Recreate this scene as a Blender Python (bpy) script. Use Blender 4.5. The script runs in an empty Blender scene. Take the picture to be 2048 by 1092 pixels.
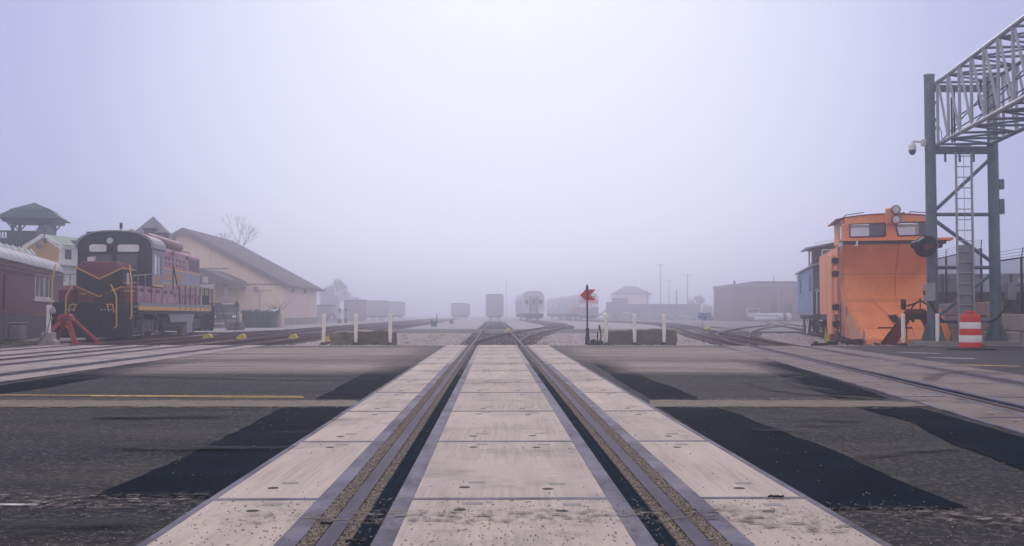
import bpy, bmesh, math, random
import numpy as np
from mathutils import Vector, Matrix
R = random.Random(7)
S = bpy.context.scene
# ------------------------------------------------------------------ camera
H = 0.915; F = 2100.0; PITCH = math.atan(82 / F)
cam = bpy.data.objects.new('camera', bpy.data.cameras.new('camera'))
S.collection.objects.link(cam)
cam.location = (0, 0, H); cam.rotation_euler = (math.pi / 2 + PITCH, 0, 0)
cam.data.sensor_width = 36; cam.data.lens = 36 * F / 2048
cam.data.clip_start = 0.05; cam.data.clip_end = 6000
S.camera = cam
# ------------------------------------------------------------------ world: foggy sky
W = bpy.data.worlds.new('World'); S.world = W; W.use_nodes = True
nt = W.node_tree; nt.nodes.clear()
def wn(t, **k):
    n = nt.nodes.new(t)
    for a, b in k.items(): setattr(n, a, b)
    return n
SUN_EL = math.radians(35); SUN_AZ = math.radians(0)
sky = wn('ShaderNodeTexSky', sky_type='NISHITA'); sky.sun_disc = False
sky.sun_elevation = SUN_EL; sky.sun_rotation = SUN_AZ
bg1 = wn('ShaderNodeBackground'); bg1.inputs[1].default_value = 0.05
nt.links.new(sky.outputs[0], bg1.inputs[0])
tc = wn('ShaderNodeTexCoord')
dot = wn('ShaderNodeVectorMath', operation='DOT_PRODUCT')
gd = Vector((0.0, math.cos(math.radians(11)), math.sin(math.radians(11))))
dot.inputs[1].default_value = gd
nt.links.new(tc.outputs['Generated'], dot.inputs[0])
ramp = wn('ShaderNodeValToRGB'); cr = ramp.color_ramp; cr.interpolation = 'B_SPLINE'
mr = wn('ShaderNodeMapRange'); mr.inputs[1].default_value = -1.0; mr.inputs[2].default_value = 1.0
nt.links.new(dot.outputs['Value'], mr.inputs[0]); nt.links.new(mr.outputs[0], ramp.inputs[0])
stops = [(0.0, (.86, .80, .86)), (0.28, (.84, .79, .84)), (0.60, (.96, .89, .95)), (0.80, (.60, .57, .76)), (0.93, (.45, .47, .74)), (0.962, (.50, .52, .80)), (0.984, (.76, .765, .98)), (1.0, (.86, .875, 1.04))]
cr.elements[0].position = 0; cr.elements[0].color = (*stops[0][1], 1)
cr.elements[1].position = 1; cr.elements[1].color = (*stops[-1][1], 1)
for p, c in stops[1:-1]:
    e = cr.elements.new(p); e.color = (*c, 1)
bg2 = wn('ShaderNodeBackground'); bg2.inputs[1].default_value = SKY_STRENGTH = 1.0
nt.links.new(ramp.outputs[0], bg2.inputs[0])
add = wn('ShaderNodeMixShader'); add.inputs[0].default_value = 0.92   # the fog veils the clear sky
out = wn('ShaderNodeOutputWorld')
nt.links.new(bg1.outputs[0], add.inputs[1]); nt.links.new(bg2.outputs[0], add.inputs[2])
nt.links.new(add.outputs[0], out.inputs[0])
# ------------------------------------------------------------------ sun behind the fog
sl = bpy.data.lights.new('sun', 'SUN'); sl.energy = 1.2; sl.angle = math.radians(25); sl.color = (1, .93, .88)
so = bpy.data.objects.new('sun', sl); S.collection.objects.link(so)
so.rotation_euler = (-(math.pi / 2 - SUN_EL), 0, 0)
so.location = (0, 20, 40)
# ------------------------------------------------------------------ view and render
S.view_settings.view_transform = 'Standard'; S.view_settings.look = 'None'
S.view_settings.exposure = 0.0; S.view_settings.gamma = 1.0; S.view_settings.use_curve_mapping = False
S.render.engine = 'CYCLES'
cy = S.cycles
cy.max_bounces = 12; cy.diffuse_bounces = 3; cy.glossy_bounces = 3; cy.transmission_bounces = 4; cy.volume_bounces = 10
cy.transparent_max_bounces = 12
cy.use_adaptive_sampling = False
cy.use_denoising = True
try: cy.denoiser = 'OPENIMAGEDENOISE'; cy.denoising_prefilter = 'ACCURATE'
except Exception: pass
cy.sample_clamp_indirect = 4
FOG = 0.0053

# ================================================================== helpers
C = S.collection
def G(px, py, z=0.0):
    """point on the plane z that the photograph shows at (px, py)"""
    a = (px - 1024) / F; b = (546 - py) / F
    c, s = math.cos(PITCH), math.sin(PITCH)
    dy = c - b * s; dz = s + b * c
    t = (z - H) / dz
    return (a * t, dy * t, z)
def PX(px, D): return (px - 1024) / F * D
def PZ(py, D): return H + (628 - py) * D / F

class MB:
    def __init__(self, M=None):
        self.v = []; self.f = []; self.mi = []; self.M = M or Matrix(); self.cur = 0
    def mat(self, i): self.cur = i; return self
    def add(self, vs, fs):
        n = len(self.v); M = self.M
        self.v += [tuple(M @ Vector(p)) for p in vs]
        self.f += [tuple(i + n for i in f) for f in fs]; self.mi += [self.cur] * len(fs)
        return self
    def box(self, x0, x1, y0, y1, z0, z1):
        return self.add([(x0,y0,z0),(x1,y0,z0),(x1,y1,z0),(x0,y1,z0),(x0,y0,z1),(x1,y0,z1),(x1,y1,z1),(x0,y1,z1)],
                 [(0,3,2,1),(4,5,6,7),(0,1,5,4),(1,2,6,5),(2,3,7,6),(3,0,4,7)])
    def cbox(self, c, s): return self.box(c[0]-s[0]/2,c[0]+s[0]/2,c[1]-s[1]/2,c[1]+s[1]/2,c[2]-s[2]/2,c[2]+s[2]/2)
    def tube(self, p, q, r, n=8, r2=None, caps=True):
        p, q = Vector(p), Vector(q); d = (q - p)
        if d.length < 1e-6: return self
        d.normalize(); a = d.orthogonal().normalized(); b = d.cross(a); r2 = r if r2 is None else r2
        vs = []
        for c, rr in ((p, r), (q, r2)):
            for i in range(n):
                t = 2 * math.pi * i / n + math.pi / n
                vs.append(tuple(c + a * (rr * math.cos(t)) + b * (rr * math.sin(t))))
        fs = [(i, (i+1) % n, n + (i+1) % n, n + i) for i in range(n)]
        if caps: fs += [tuple(range(n - 1, -1, -1)), tuple(range(n, 2 * n))]
        return self.add(vs, fs)
    def path(self, pts, r, n=6):
        for p, q in zip(pts, pts[1:]): self.tube(p, q, r, n)
        return self
    def beam(self, p, q, w, h, up=(0,0,1)):
        p, q = Vector(p), Vector(q); d = (q - p).normalized(); s = d.cross(Vector(up))
        if s.length < 1e-4: s = Vector((1,0,0))
        s.normalize(); u = s.cross(d)
        vs = [tuple(c + s * (i * w / 2) + u * (j * h / 2)) for c in (p, q) for i, j in ((-1,-1),(1,-1),(1,1),(-1,1))]
        return self.add(vs, [(0,1,2,3),(7,6,5,4),(0,4,5,1),(1,5,6,2),(2,6,7,3),(3,7,4,0)])
    def prism(self, poly, axis, a0, a1):
        """poly: 2D points; axis 'x': poly=(y,z); 'y': (x,z); 'z': (x,y)"""
        n = len(poly)
        def P(p, a): return (a, p[0], p[1]) if axis == 'x' else ((p[0], a, p[1]) if axis == 'y' else (p[0], p[1], a))
        vs = [P(p, a0) for p in poly] + [P(p, a1) for p in poly]
        fs = [(i, (i+1) % n, n + (i+1) % n, n + i) for i in range(n)] + [tuple(range(n-1,-1,-1)), tuple(range(n, 2*n))]
        return self.add(vs, fs)
    def lathe(self, prof, c, n=20, axis='z'):
        """prof: (r, h) pairs"""
        vs = []; fs = []; m = len(prof)
        for r, h in prof:
            for i in range(n):
                t = 2 * math.pi * i / n; x, y = r * math.cos(t), r * math.sin(t)
                p = (x, y, h) if axis == 'z' else ((x, h, y) if axis == 'y' else (h, x, y))
                vs.append((c[0]+p[0], c[1]+p[1], c[2]+p[2]))
        for j in range(m - 1):
            for i in range(n): fs.append((j*n+i, j*n+(i+1)%n, (j+1)*n+(i+1)%n, (j+1)*n+i))
        fs += [tuple(range(n-1,-1,-1)), tuple(range((m-1)*n, m*n))]
        return self.add(vs, fs)
    def mesh(self, name, mats, smooth=False):
        me = bpy.data.meshes.new(name); me.from_pydata(self.v, [], self.f)
        for m in (mats if isinstance(mats, (list, tuple)) else [mats]): me.materials.append(m)
        if len(me.materials) > 1: me.polygons.foreach_set('material_index', self.mi)
        bm = bmesh.new(); bm.from_mesh(me); bmesh.ops.recalc_face_normals(bm, faces=bm.faces); bm.to_mesh(me); bm.free()
        if smooth:
            me.polygons.foreach_set('use_smooth', [True] * len(me.polygons))
            try: me.set_sharp_from_angle(angle=math.radians(38))
            except Exception: pass
        return me
    def build(self, name, mats, parent=None, smooth=False, bevel=0, **k):
        o = bpy.data.objects.new(name, self.mesh(name, mats, smooth)); C.objects.link(o)
        if parent is not None: o.parent = parent
        if bevel:
            b = o.modifiers.new('bevel', 'BEVEL'); b.width = bevel; b.segments = 2; b.limit_method = 'ANGLE'; b.angle_limit = math.radians(40)
        return tag(o, **k)
def tag(o, label=None, cat=None, group=None, kind=None):
    if label: o['label'] = label
    if cat: o['category'] = cat
    if group: o['group'] = group
    if kind: o['kind'] = kind
    return o
def thing(name, label, cat, loc=(0,0,0), rotz=0.0, group=None, tilt=(0,0)):
    o = bpy.data.objects.new(name, None); C.objects.link(o); o.empty_display_size = .2
    o.location = loc; o.rotation_euler = (tilt[0], tilt[1], rotz)
    return tag(o, label, cat, group)
def dup(root, loc, rotz, label, group=None):
    r = root.copy(); C.objects.link(r); r.location = loc; r.rotation_euler = (root.rotation_euler[0], root.rotation_euler[1], rotz)
    r['label'] = label
    if group: r['group'] = group
    for ch in list(root.children):
        c = ch.copy(); C.objects.link(c); c.parent = r
        for g in list(ch.children):
            d = g.copy(); C.objects.link(d); d.parent = c
    return r
def copies(first, places, z=None):
    """alike pieces: copies of FIRST (a part) at positions/rotations, same parent and mesh"""
    for loc, rot in places:
        c = first.copy(); C.objects.link(c); c.location = loc; c.rotation_euler = rot
def text_mesh(s, size, depth=0.004, bold=0.0):
    cu = bpy.data.curves.new('lettering', 'FONT'); cu.body = s; cu.size = size; cu.extrude = depth
    cu.align_x = 'CENTER'; cu.align_y = 'CENTER'; cu.offset = bold; cu.resolution_u = 3
    o = bpy.data.objects.new('lettering', cu); C.objects.link(o)
    bpy.context.view_layer.update()
    me = bpy.data.meshes.new_from_object(o.evaluated_get(bpy.context.evaluated_depsgraph_get()))
    bpy.data.objects.remove(o); bpy.data.curves.remove(cu)
    return me
def lettering(s, size, m, loc, rot, parent, sx=1.0, bold=0.0):
    me = text_mesh(s, size, bold=bold); me.materials.clear(); me.materials.append(m)
    o = bpy.data.objects.new('lettering', me); C.objects.link(o); o.location = loc; o.rotation_euler = rot; o.scale = (sx, 1, 1)
    o.parent = parent
    return o

# ================================================================== materials
def srgb(r, g, b):
    f = lambda c: ((c/255)/12.92) if c/255 <= .04045 else ((c/255+.055)/1.055)**2.4
    return (f(r), f(g), f(b))
MATS = {}
def mat(name, col, rough=.7, metal=0.0, col2=None, var=.35, scale=3.0, stretch=(1,1,1), speck=0.0, speckcol=None, speckscale=60,
        bump=0.0, bscale=40.0, broom=0.0, rnd=0.0, dirt=None, dirtamt=0.0, dirtscale=.8, spec=0.4, coord='Object', lo=.35, hi=.7, emis=None, alpha=1.0):
    m = bpy.data.materials.new(name); m.use_nodes = True; t = m.node_tree; N = t.nodes; L = t.links
    b = N['Principled BSDF']; b.inputs['Roughness'].default_value = rough; b.inputs['Metallic'].default_value = metal
    b.inputs['Specular IOR Level'].default_value = spec
    if coord == 'World':
        g = N.new('ShaderNodeNewGeometry'); co = g.outputs['Position']
    else:
        g = N.new('ShaderNodeTexCoord'); co = g.outputs['Object']
    mp = N.new('ShaderNodeMapping'); mp.inputs['Scale'].default_value = stretch; L.new(co, mp.inputs[0])
    n1 = N.new('ShaderNodeTexNoise'); n1.inputs['Scale'].default_value = scale; n1.inputs['Detail'].default_value = 7; n1.inputs['Roughness'].default_value = .62
    L.new(mp.outputs[0], n1.inputs[0])
    r1 = N.new('ShaderNodeMapRange'); r1.inputs[1].default_value = lo; r1.inputs[2].default_value = hi; L.new(n1.outputs[0], r1.inputs[0])
    c2 = col2 or tuple(c * (1 - var) for c in col)
    mx = N.new('ShaderNodeMix'); mx.data_type = 'RGBA'; mx.inputs[6].default_value = (*col, 1); mx.inputs[7].default_value = (*c2, 1)
    L.new(r1.outputs[0], mx.inputs[0]); cur = mx.outputs[2]
    if dirt:
        n2 = N.new('ShaderNodeTexNoise'); n2.inputs['Scale'].default_value = dirtscale; n2.inputs['Detail'].default_value = 9; n2.inputs['Roughness'].default_value = .7
        L.new(co, n2.inputs[0])
        r2 = N.new('ShaderNodeMapRange'); r2.inputs[1].default_value = .52; r2.inputs[2].default_value = .68; r2.inputs[4].default_value = dirtamt
        L.new(n2.outputs[0], r2.inputs[0])
        m2 = N.new('ShaderNodeMix'); m2.data_type = 'RGBA'; m2.inputs[7].default_value = (*dirt, 1)
        L.new(r2.outputs[0], m2.inputs[0]); L.new(cur, m2.inputs[6]); cur = m2.outputs[2]
    if rnd:
        oi = N.new('ShaderNodeObjectInfo'); ro = N.new('ShaderNodeMapRange'); ro.inputs[3].default_value = 1 - rnd; ro.inputs[4].default_value = 1 + rnd; L.new(oi.outputs['Random'], ro.inputs[0])
        hs = N.new('ShaderNodeHueSaturation'); L.new(ro.outputs[0], hs.inputs['Value']); L.new(cur, hs.inputs['Color']); cur = hs.outputs[0]
    if broom:
        mb_ = N.new('ShaderNodeMapping'); mb_.inputs['Scale'].default_value = (1, .03, 1); L.new(co, mb_.inputs[0])
        nb = N.new('ShaderNodeTexNoise'); nb.inputs['Scale'].default_value = 42; nb.inputs['Detail'].default_value = 4; L.new(mb_.outputs[0], nb.inputs[0])
        rb_ = N.new('ShaderNodeMapRange'); rb_.inputs[1].default_value = .4; rb_.inputs[2].default_value = .66; rb_.inputs[4].default_value = broom; L.new(nb.outputs[0], rb_.inputs[0])
        nm = N.new('ShaderNodeTexNoise'); nm.inputs['Scale'].default_value = .9; L.new(co, nm.inputs[0])
        rm = N.new('ShaderNodeMapRange'); rm.inputs[1].default_value = .35; rm.inputs[2].default_value = .6; L.new(nm.outputs[0], rm.inputs[0])
        mu = N.new('ShaderNodeMath'); mu.operation = 'MULTIPLY'; L.new(rb_.outputs[0], mu.inputs[0]); L.new(rm.outputs[0], mu.inputs[1])
        m5 = N.new('ShaderNodeMix'); m5.data_type = 'RGBA'; m5.inputs[7].default_value = (.20,.18,.17,1)
        L.new(mu.outputs[0], m5.inputs[0]); L.new(cur, m5.inputs[6]); cur = m5.outputs[2]
    if speck:
        v = N.new('ShaderNodeTexNoise'); v.inputs['Scale'].default_value = speckscale; v.inputs['Detail'].default_value = 3; L.new(co, v.inputs[0])
        r3 = N.new('ShaderNodeMapRange'); r3.inputs[1].default_value = .5; r3.inputs[2].default_value = .72; r3.inputs[4].default_value = speck
        L.new(v.outputs[0], r3.inputs[0])
        m3 = N.new('ShaderNodeMix'); m3.data_type = 'RGBA'; m3.inputs[7].default_value = (*(speckcol or (.5,.5,.5)), 1)
        L.new(r3.outputs[0], m3.inputs[0]); L.new(cur, m3.inputs[6]); cur = m3.outputs[2]
    L.new(cur, b.inputs['Base Color'])
    if bump:
        n4 = N.new('ShaderNodeTexNoise'); n4.inputs['Scale'].default_value = bscale; n4.inputs['Detail'].default_value = 6; n4.inputs['Roughness'].default_value = .7
        L.new(mp.outputs[0], n4.inputs[0])
        bp = N.new('ShaderNodeBump'); bp.inputs['Strength'].default_value = bump; bp.inputs['Distance'].default_value = .02
        L.new(n4.outputs[0], bp.inputs['Height']); L.new(bp.outputs[0], b.inputs['Normal'])
    MATS[name] = m
    return m
def spotted(name, col, spots, thr=(.5,.6), scale=2.0, **k):
    """a skin whose cover is broken up by noise (transparent between): dirt and spilt sand"""
    m = mat(name, col, **k); t = m.node_tree; N = t.nodes; L = t.links; b = N['Principled BSDF']
    g = N.new('ShaderNodeNewGeometry'); n = N.new('ShaderNodeTexNoise'); n.inputs['Scale'].default_value = scale; n.inputs['Detail'].default_value = 10; n.inputs['Roughness'].default_value = .72
    mp = N.new('ShaderNodeMapping'); mp.inputs['Scale'].default_value = spots; L.new(g.outputs['Position'], mp.inputs[0]); L.new(mp.outputs[0], n.inputs[0])
    r = N.new('ShaderNodeMapRange'); r.inputs[1].default_value = thr[0]; r.inputs[2].default_value = thr[1]; L.new(n.outputs[0], r.inputs[0])
    at = N.new('ShaderNodeAttribute'); at.attribute_name = 'fade'
    mm = N.new('ShaderNodeMath'); mm.operation = 'MULTIPLY'; L.new(r.outputs[0], mm.inputs[0]); L.new(at.outputs['Fac'], mm.inputs[1])
    L.new(mm.outputs[0], b.inputs['Alpha'])
    return m
asphalt = mat('asphalt_old', (.018,.022,.032), .9, col2=(.066,.060,.060), scale=.7, stretch=(.35,1.6,1), speck=.8, speckcol=(.17,.16,.155), speckscale=34, bump=.9, bscale=40, dirt=(.035,.038,.05), dirtamt=.55, dirtscale=.5, spec=.12, coord='World')
asphalt_new = mat('asphalt_new', (.002,.006,.016), .9, col2=(.006,.013,.028), scale=1.4, speck=.28, speckcol=(.035,.048,.07), speckscale=38, bump=.6, bscale=80, spec=.03, coord='World')
asphalt_far = mat('asphalt_yard', (.055,.055,.065), .9, col2=(.09,.085,.09), scale=.3, spec=.2, bump=.3, coord='World')
lotm = mat('asphalt_lot', (.15,.145,.15), .9, col2=(.21,.20,.20), scale=.12, spec=.2, bump=.3, coord='World')
sand = mat('sandy_grit', (.29,.24,.20), .95, col2=(.15,.125,.11), scale=7, speck=.8, speckcol=(.42,.37,.32), speckscale=90, bump=.9, bscale=60, spec=.15, coord='World')
concrete = mat('concrete_panel', (.57,.485,.43), .85, col2=(.45,.38,.345), scale=1.2, stretch=(3,.4,1), speck=.25, speckcol=(.30,.27,.26), speckscale=50, bump=.25, bscale=60, dirt=(.27,.24,.225), dirtamt=.75, dirtscale=1.1, spec=.15, rnd=.09, broom=.36, coord='World')
concrete_g = mat('concrete_grey', (.34,.33,.33), .85, col2=(.24,.23,.235), scale=1.5, bump=.5, bscale=25, speck=.3, speckcol=(.15,.15,.15), dirt=(.16,.15,.15), dirtamt=.5, spec=.25)
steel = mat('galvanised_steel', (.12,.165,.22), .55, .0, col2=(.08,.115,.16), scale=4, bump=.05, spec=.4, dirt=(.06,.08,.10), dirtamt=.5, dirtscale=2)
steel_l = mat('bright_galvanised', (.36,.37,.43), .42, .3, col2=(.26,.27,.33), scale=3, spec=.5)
railtop = mat('rail_steel', (.10,.095,.145), .75, .0, col2=(.055,.05,.075), scale=2.2, stretch=(3,.5,1), spec=.14, coord='World', bump=.1, bscale=30)
railrust = mat('rail_rust', (.13,.085,.075), .85, col2=(.08,.055,.052), scale=5, spec=.2, coord='World')
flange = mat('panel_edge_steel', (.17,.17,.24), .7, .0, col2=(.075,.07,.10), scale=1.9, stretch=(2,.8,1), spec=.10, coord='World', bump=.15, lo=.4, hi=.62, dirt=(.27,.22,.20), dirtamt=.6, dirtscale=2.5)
rubber = mat('black_rubber', (.014,.036,.066), .6, col2=(.008,.020,.038), scale=3, spec=.2, coord='World')
ballast = mat('ballast_bed', (.36,.34,.35), .95, col2=(.24,.22,.23), scale=14, speck=.7, speckcol=(.5,.47,.47), speckscale=26, bump=1.0, bscale=14, spec=.15, coord='World')
stone = mat('ballast_stone', (.66,.60,.60), .9, col2=(.20,.18,.19), scale=11, spec=.2, coord='World', dirt=(.24,.19,.17), dirtamt=.6, dirtscale=.35)
earth = mat('yard_earth', (.28,.265,.27), .95, col2=(.19,.18,.19), scale=.35, speck=.5, speckcol=(.30,.28,.28), speckscale=12, bump=.8, bscale=8, spec=.15, coord='World')
grass = mat('grass', (.045,.065,.03), .9, col2=(.07,.075,.04), scale=2, spec=.15)
timber = mat('creosoted_timber', (.055,.042,.040), .9, col2=(.03,.024,.026), scale=4, stretch=(.4,4,4), bump=.5, spec=.15)
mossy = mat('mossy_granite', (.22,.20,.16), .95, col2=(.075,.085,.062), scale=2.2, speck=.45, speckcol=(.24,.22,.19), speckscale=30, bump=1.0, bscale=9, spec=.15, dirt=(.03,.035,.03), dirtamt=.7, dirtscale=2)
block_top = mat('pale_granite_top', (.30,.26,.23), .95, col2=(.2,.18,.15), scale=3, bump=.8, bscale=9, spec=.15)  # paler tone for the upward faces of the blocks
white = mat('weathered_white', (.90,.85,.80), .6, col2=(.80,.74,.70), scale=3, spec=.35)
whitep = mat('white_paint', (.78,.78,.80), .55, var=.2, scale=2)
yellowp = mat('yellow_road_paint', (.62,.38,.08), .8, col2=(.30,.21,.10), scale=9, lo=.4, hi=.6, coord='World')
whiteroad = mat('white_road_paint', (.62,.61,.62), .7, col2=(.4,.39,.4), scale=6, coord='World')
black = mat('black_paint', (.005,.013,.022), .6, col2=(.010,.020,.030), scale=2, spec=.25)
darkiron = mat('dark_iron', (.014,.020,.030), .7, col2=(.030,.030,.036), scale=4, spec=.25)
maroon = mat('maroon_paint', (.17,.028,.045), .5, col2=(.11,.024,.035), scale=1.5, spec=.35)
purple = mat('faded_maroon_paint', (.44,.24,.33), .7, col2=(.27,.10,.16), scale=3.2, stretch=(1,1,.35), spec=.2, lo=.42, hi=.6, dirt=(.56,.44,.52), dirtamt=.9, dirtscale=3)
bluegrey = mat('bluegrey_paint', (.30,.33,.43), .6, col2=(.20,.22,.31), scale=3, stretch=(1,1,.3), spec=.3, dirt=(.38,.28,.36), dirtamt=.6, dirtscale=2)
gold = mat('gold_paint', (.78,.43,.09), .55, var=.25, scale=4)
greyp = mat('grey_paint', (.26,.26,.32), .6, var=.25, scale=3)
glassd = mat('dark_glass', (.06,.07,.10), .12, var=.3, scale=.8, spec=.7)
glassl = mat('sky_toned_glass', (.80,.83,.95), .15, var=.2, scale=.8, spec=.7)  # bright sky seen through the panes put into the colour
orange = mat('orange_paint', (.93,.35,.15), .55, col2=(.84,.27,.10), scale=1.3, spec=.35, dirt=(.55,.19,.11), dirtamt=.5, dirtscale=1.1)
pinkor = mat('faded_orange_paint', (.62,.27,.17), .65, col2=(.66,.36,.26), scale=3, spec=.3, dirt=(.6,.45,.40), dirtamt=.5, dirtscale=4)
signal_red = mat('rusty_red_paint', (.26,.035,.035), .6, col2=(.17,.03,.035), scale=3, spec=.3)
bump_red = mat('bumper_red', (.40,.06,.055), .6, col2=(.26,.045,.045), scale=3, spec=.3)
bumpr_maroon = mat('bumper_maroon', (.15,.03,.045), .6, col2=(.10,.022,.03), scale=3, spec=.3)
target_red = mat('target_red', (.62,.008,.045), .45, var=.15, scale=3)
drum_or = mat('drum_orange', (.70,.035,.02), .45, var=.12, scale=3)
blue = mat('blue_paint', (.26,.38,.62), .55, col2=(.20,.31,.54), scale=2, stretch=(1,1,.3), spec=.3)
blued = mat('blue_end_paint', (.05,.10,.19), .6, var=.3, scale=2)
green = mat('green_paint', (.005,.035,.037), .6, col2=(.010,.045,.047), scale=2)
greenroof = mat('green_roof', (.09,.17,.12), .6, col2=(.06,.13,.10), scale=2)
cream = mat('cream_siding', (.93,.78,.59), .8, col2=(.88,.72,.55), scale=.4, spec=.2)
creamside = mat('pale_siding', (.74,.60,.55), .8, var=.08, scale=.5, spec=.2)
roofgrey = mat('roof_shingle', (.11,.095,.115), .9, col2=(.15,.13,.15), scale=1.2, spec=.15)
brickm = mat('brick_wall', (.13,.055,.06), .9, col2=(.10,.045,.05), scale=.5, spec=.15)
silver = mat('stainless_side', (.55,.57,.66), .5, .1, var=.2, scale=1)  # tone lightened to add fog fade to the far coaches
silverroof = mat('silver_roof', (.36,.36,.43), .55, .1, var=.2, scale=2)
coachred = mat('coach_red', (.13,.022,.03), .6, col2=(.09,.018,.024), scale=1.2)
corrug = mat('corrugated_skirt', (.14,.14,.17), .7, var=.2, scale=2)
yellowsid = mat('yellow_siding', (.55,.36,.13), .8, var=.1, scale=2)
bark = mat('bark', (.10,.085,.085), .95, var=.3, scale=6)
foliage = mat('dark_foliage', (.045,.055,.045), .9, col2=(.07,.07,.06), scale=3)
plum = mat('vehicle_dark', (.035,.04,.05), .35, var=.2)
beige = mat('vehicle_beige', (.50,.45,.34), .5, var=.1)
yel = mat('derail_yellow', (.62,.50,.12), .6, var=.25, scale=9)
bluesign = mat('blue_sign', (.03,.13,.55), .5, var=.1)
greent = mat('target_green', (.02,.10,.09), .5, var=.2)

concrete_r = mat('concrete_panel_worn', (.27,.225,.205), .85, col2=(.17,.145,.135), scale=1.0, stretch=(1,.6,1), speck=.3, speckcol=(.12,.11,.11), speckscale=50, bump=.3, bscale=60, dirt=(.10,.09,.09), dirtamt=.6, dirtscale=.8, spec=.12, coord='World')
concrete_l = mat('concrete_panel_left', (.41,.345,.325), .85, col2=(.33,.28,.265), scale=1.0, stretch=(1,.6,1), speck=.2, speckcol=(.2,.18,.18), bump=.3, bscale=60, dirt=(.20,.17,.17), dirtamt=.5, dirtscale=.8, spec=.12, coord='World')

rubber_glint = mat('glint_rubber', (.045,.07,.115), .5, col2=(.02,.035,.06), scale=2, spec=.3, coord='World')  # highlight along the ridges put into a lighter rubber colour

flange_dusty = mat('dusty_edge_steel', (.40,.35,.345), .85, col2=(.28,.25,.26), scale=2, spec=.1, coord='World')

pole_grey = mat('hazed_pole', (.34,.34,.40), .9, var=.2)  # pole colour lightened to imitate the fade of distant fog
brick_far = mat('hazed_brick', (.27,.19,.22), .9, col2=(.23,.16,.19), scale=.5, spec=.1)  # brick paled in its colour, standing in for thicker fog
shed_grey = mat('hazed_shed_metal', (.30,.31,.38), .8, var=.2, scale=.6)  # fog fade put into this grey for far sheds and scrap
foliage = mat('misty_foliage', (.16,.165,.18), .9, col2=(.20,.20,.21), scale=3)  # leaf colour lightened to add haze to the far trees

clear_glass = mat('clear_glass', (.75,.78,.88), .08, var=.1, spec=.6)
clear_glass.node_tree.nodes['Principled BSDF'].inputs['Alpha'].default_value = .30
# ================================================================== haze
hb = MB().box(-900, 900, -60, 1600, -1.6, 13.0)
hz = bpy.data.materials.new('fog'); hz.use_nodes = True
hn = hz.node_tree; hn.nodes.clear()
ho = hn.nodes.new('ShaderNodeOutputMaterial'); hv = hn.nodes.new('ShaderNodeVolumePrincipled')
hv.inputs['Color'].default_value = (.90, .905, 1.0, 1); hv.inputs['Density'].default_value = FOG; hv.inputs['Anisotropy'].default_value = .88
hn.links.new(hv.outputs[0], ho.inputs['Volume'])
hb.build('haze', hz, kind='stuff', label='pale fog filling the rail yard')

# ================================================================== setting: ground
YE = G(1024, 690)[1]          # far edge of the road
def sheet(poly, z, name, m, jitter=0.0, seg=.35, kind='structure', rnd=R, **k):
    pts = []
    for i in range(len(poly)):
        a, b = Vector(poly[i][:2]), Vector(poly[(i+1) % len(poly)][:2])
        n = max(1, int((b - a).length / seg)) if jitter else 1
        nn = Vector((-(b-a).y, (b-a).x)); nn = nn.normalized() if nn.length else nn
        for j in range(n):
            p = a.lerp(b, j / n)
            if jitter: p = p + nn * rnd.uniform(-jitter, jitter)
            pts.append((p.x, p.y, z))
    me = bpy.data.meshes.new(name); me.from_pydata(pts, [], [tuple(range(len(pts)))]); me.materials.append(m)
    bm = bmesh.new(); bm.from_mesh(me); bmesh.ops.triangulate(bm, faces=bm.faces); bmesh.ops.recalc_face_normals(bm, faces=bm.faces)
    if bm.faces and bm.faces[0].normal.z < 0: bmesh.ops.reverse_faces(bm, faces=bm.faces)
    bm.to_mesh(me); bm.free()
    o = bpy.data.objects.new(name, me); C.objects.link(o)
    return tag(o, kind=kind, **k)
YG = -0.20
sheet([(-1500, YE-2, 0), (1500, YE-2, 0), (1500, 4000, 0), (-1500, 4000, 0)], YG - .03, 'ground', earth)
sheet([(-19.5, YE-.2), (15.2, YE-.2), (18, 60), (-21, 60)], YG, 'ballast_ground', ballast)
sheet([(-14.0, 74), (16, 74), (16, 240), (-14, 240)], YG, 'far_ballast_ground', ballast)
# the road: a slab with its own edge
MB().box(-80, 90, -40, YE, -.35, -.018).build('road', asphalt, kind='structure')
sheet([(-14, 57.8), (8.5, 57.8), (14, 60), (14, 72), (8, 74.2), (-9, 74.2), (-12,66)], YG + .06, 'yard_path', asphalt_far)
sheet([(14, 62), (30, 66), (60, 78), (60, 300), (20, 300), (14.5, 120), (16.5, 84)], YG + .07, 'parking_lot', lotm)
sheet([(-24, 62), (-16.0, 58), (-14.5, 70), (-14.5, 118), (-24, 118)], YG + .1, 'concrete_apron', concrete_g)
MB().box(-60, -17.2, YE-.1, 41, YG-.1, YG + .05).build('grass_verge', grass, kind='structure')

def patch(pts, name, m=asphalt_new, z=-.013, jitter=.018, **k):
    return sheet([G(*p) for p in pts], z, name, m, jitter, seg=.18, **k)
patch([(183,987),(425,990),(460,968),(598,883),(705,804),(585,802),(500,845),(400,895),(285,945)], 'asphalt_patch')
patch([(632,795),(722,795),(823,731),(760,729),(735,742),(690,765)], 'asphalt_patch')
patch([(1316,807),(1417,804),(1556,856),(1668,898),(1765,940),(1850,975),(1939,1010),(1670,1014),(1622,990),(1427,882)], 'asphalt_patch')
patch([(1190,727),(1240,733),(1269,742),(1308,760),(1343,771),(1412,799),(1306,798),(1240,760)], 'asphalt_patch')
patch([(1500,727),(1552,720),(1640,749),(1743,781),(1800,801),(1688,801),(1611,770),(1545,745)], 'asphalt_patch')
patch([(1711,811),(1842,813),(1950,843),(2080,880),(2300,960),(2100,960),(2048,935),(1912,886),(1819,840)], 'asphalt_patch')
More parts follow.
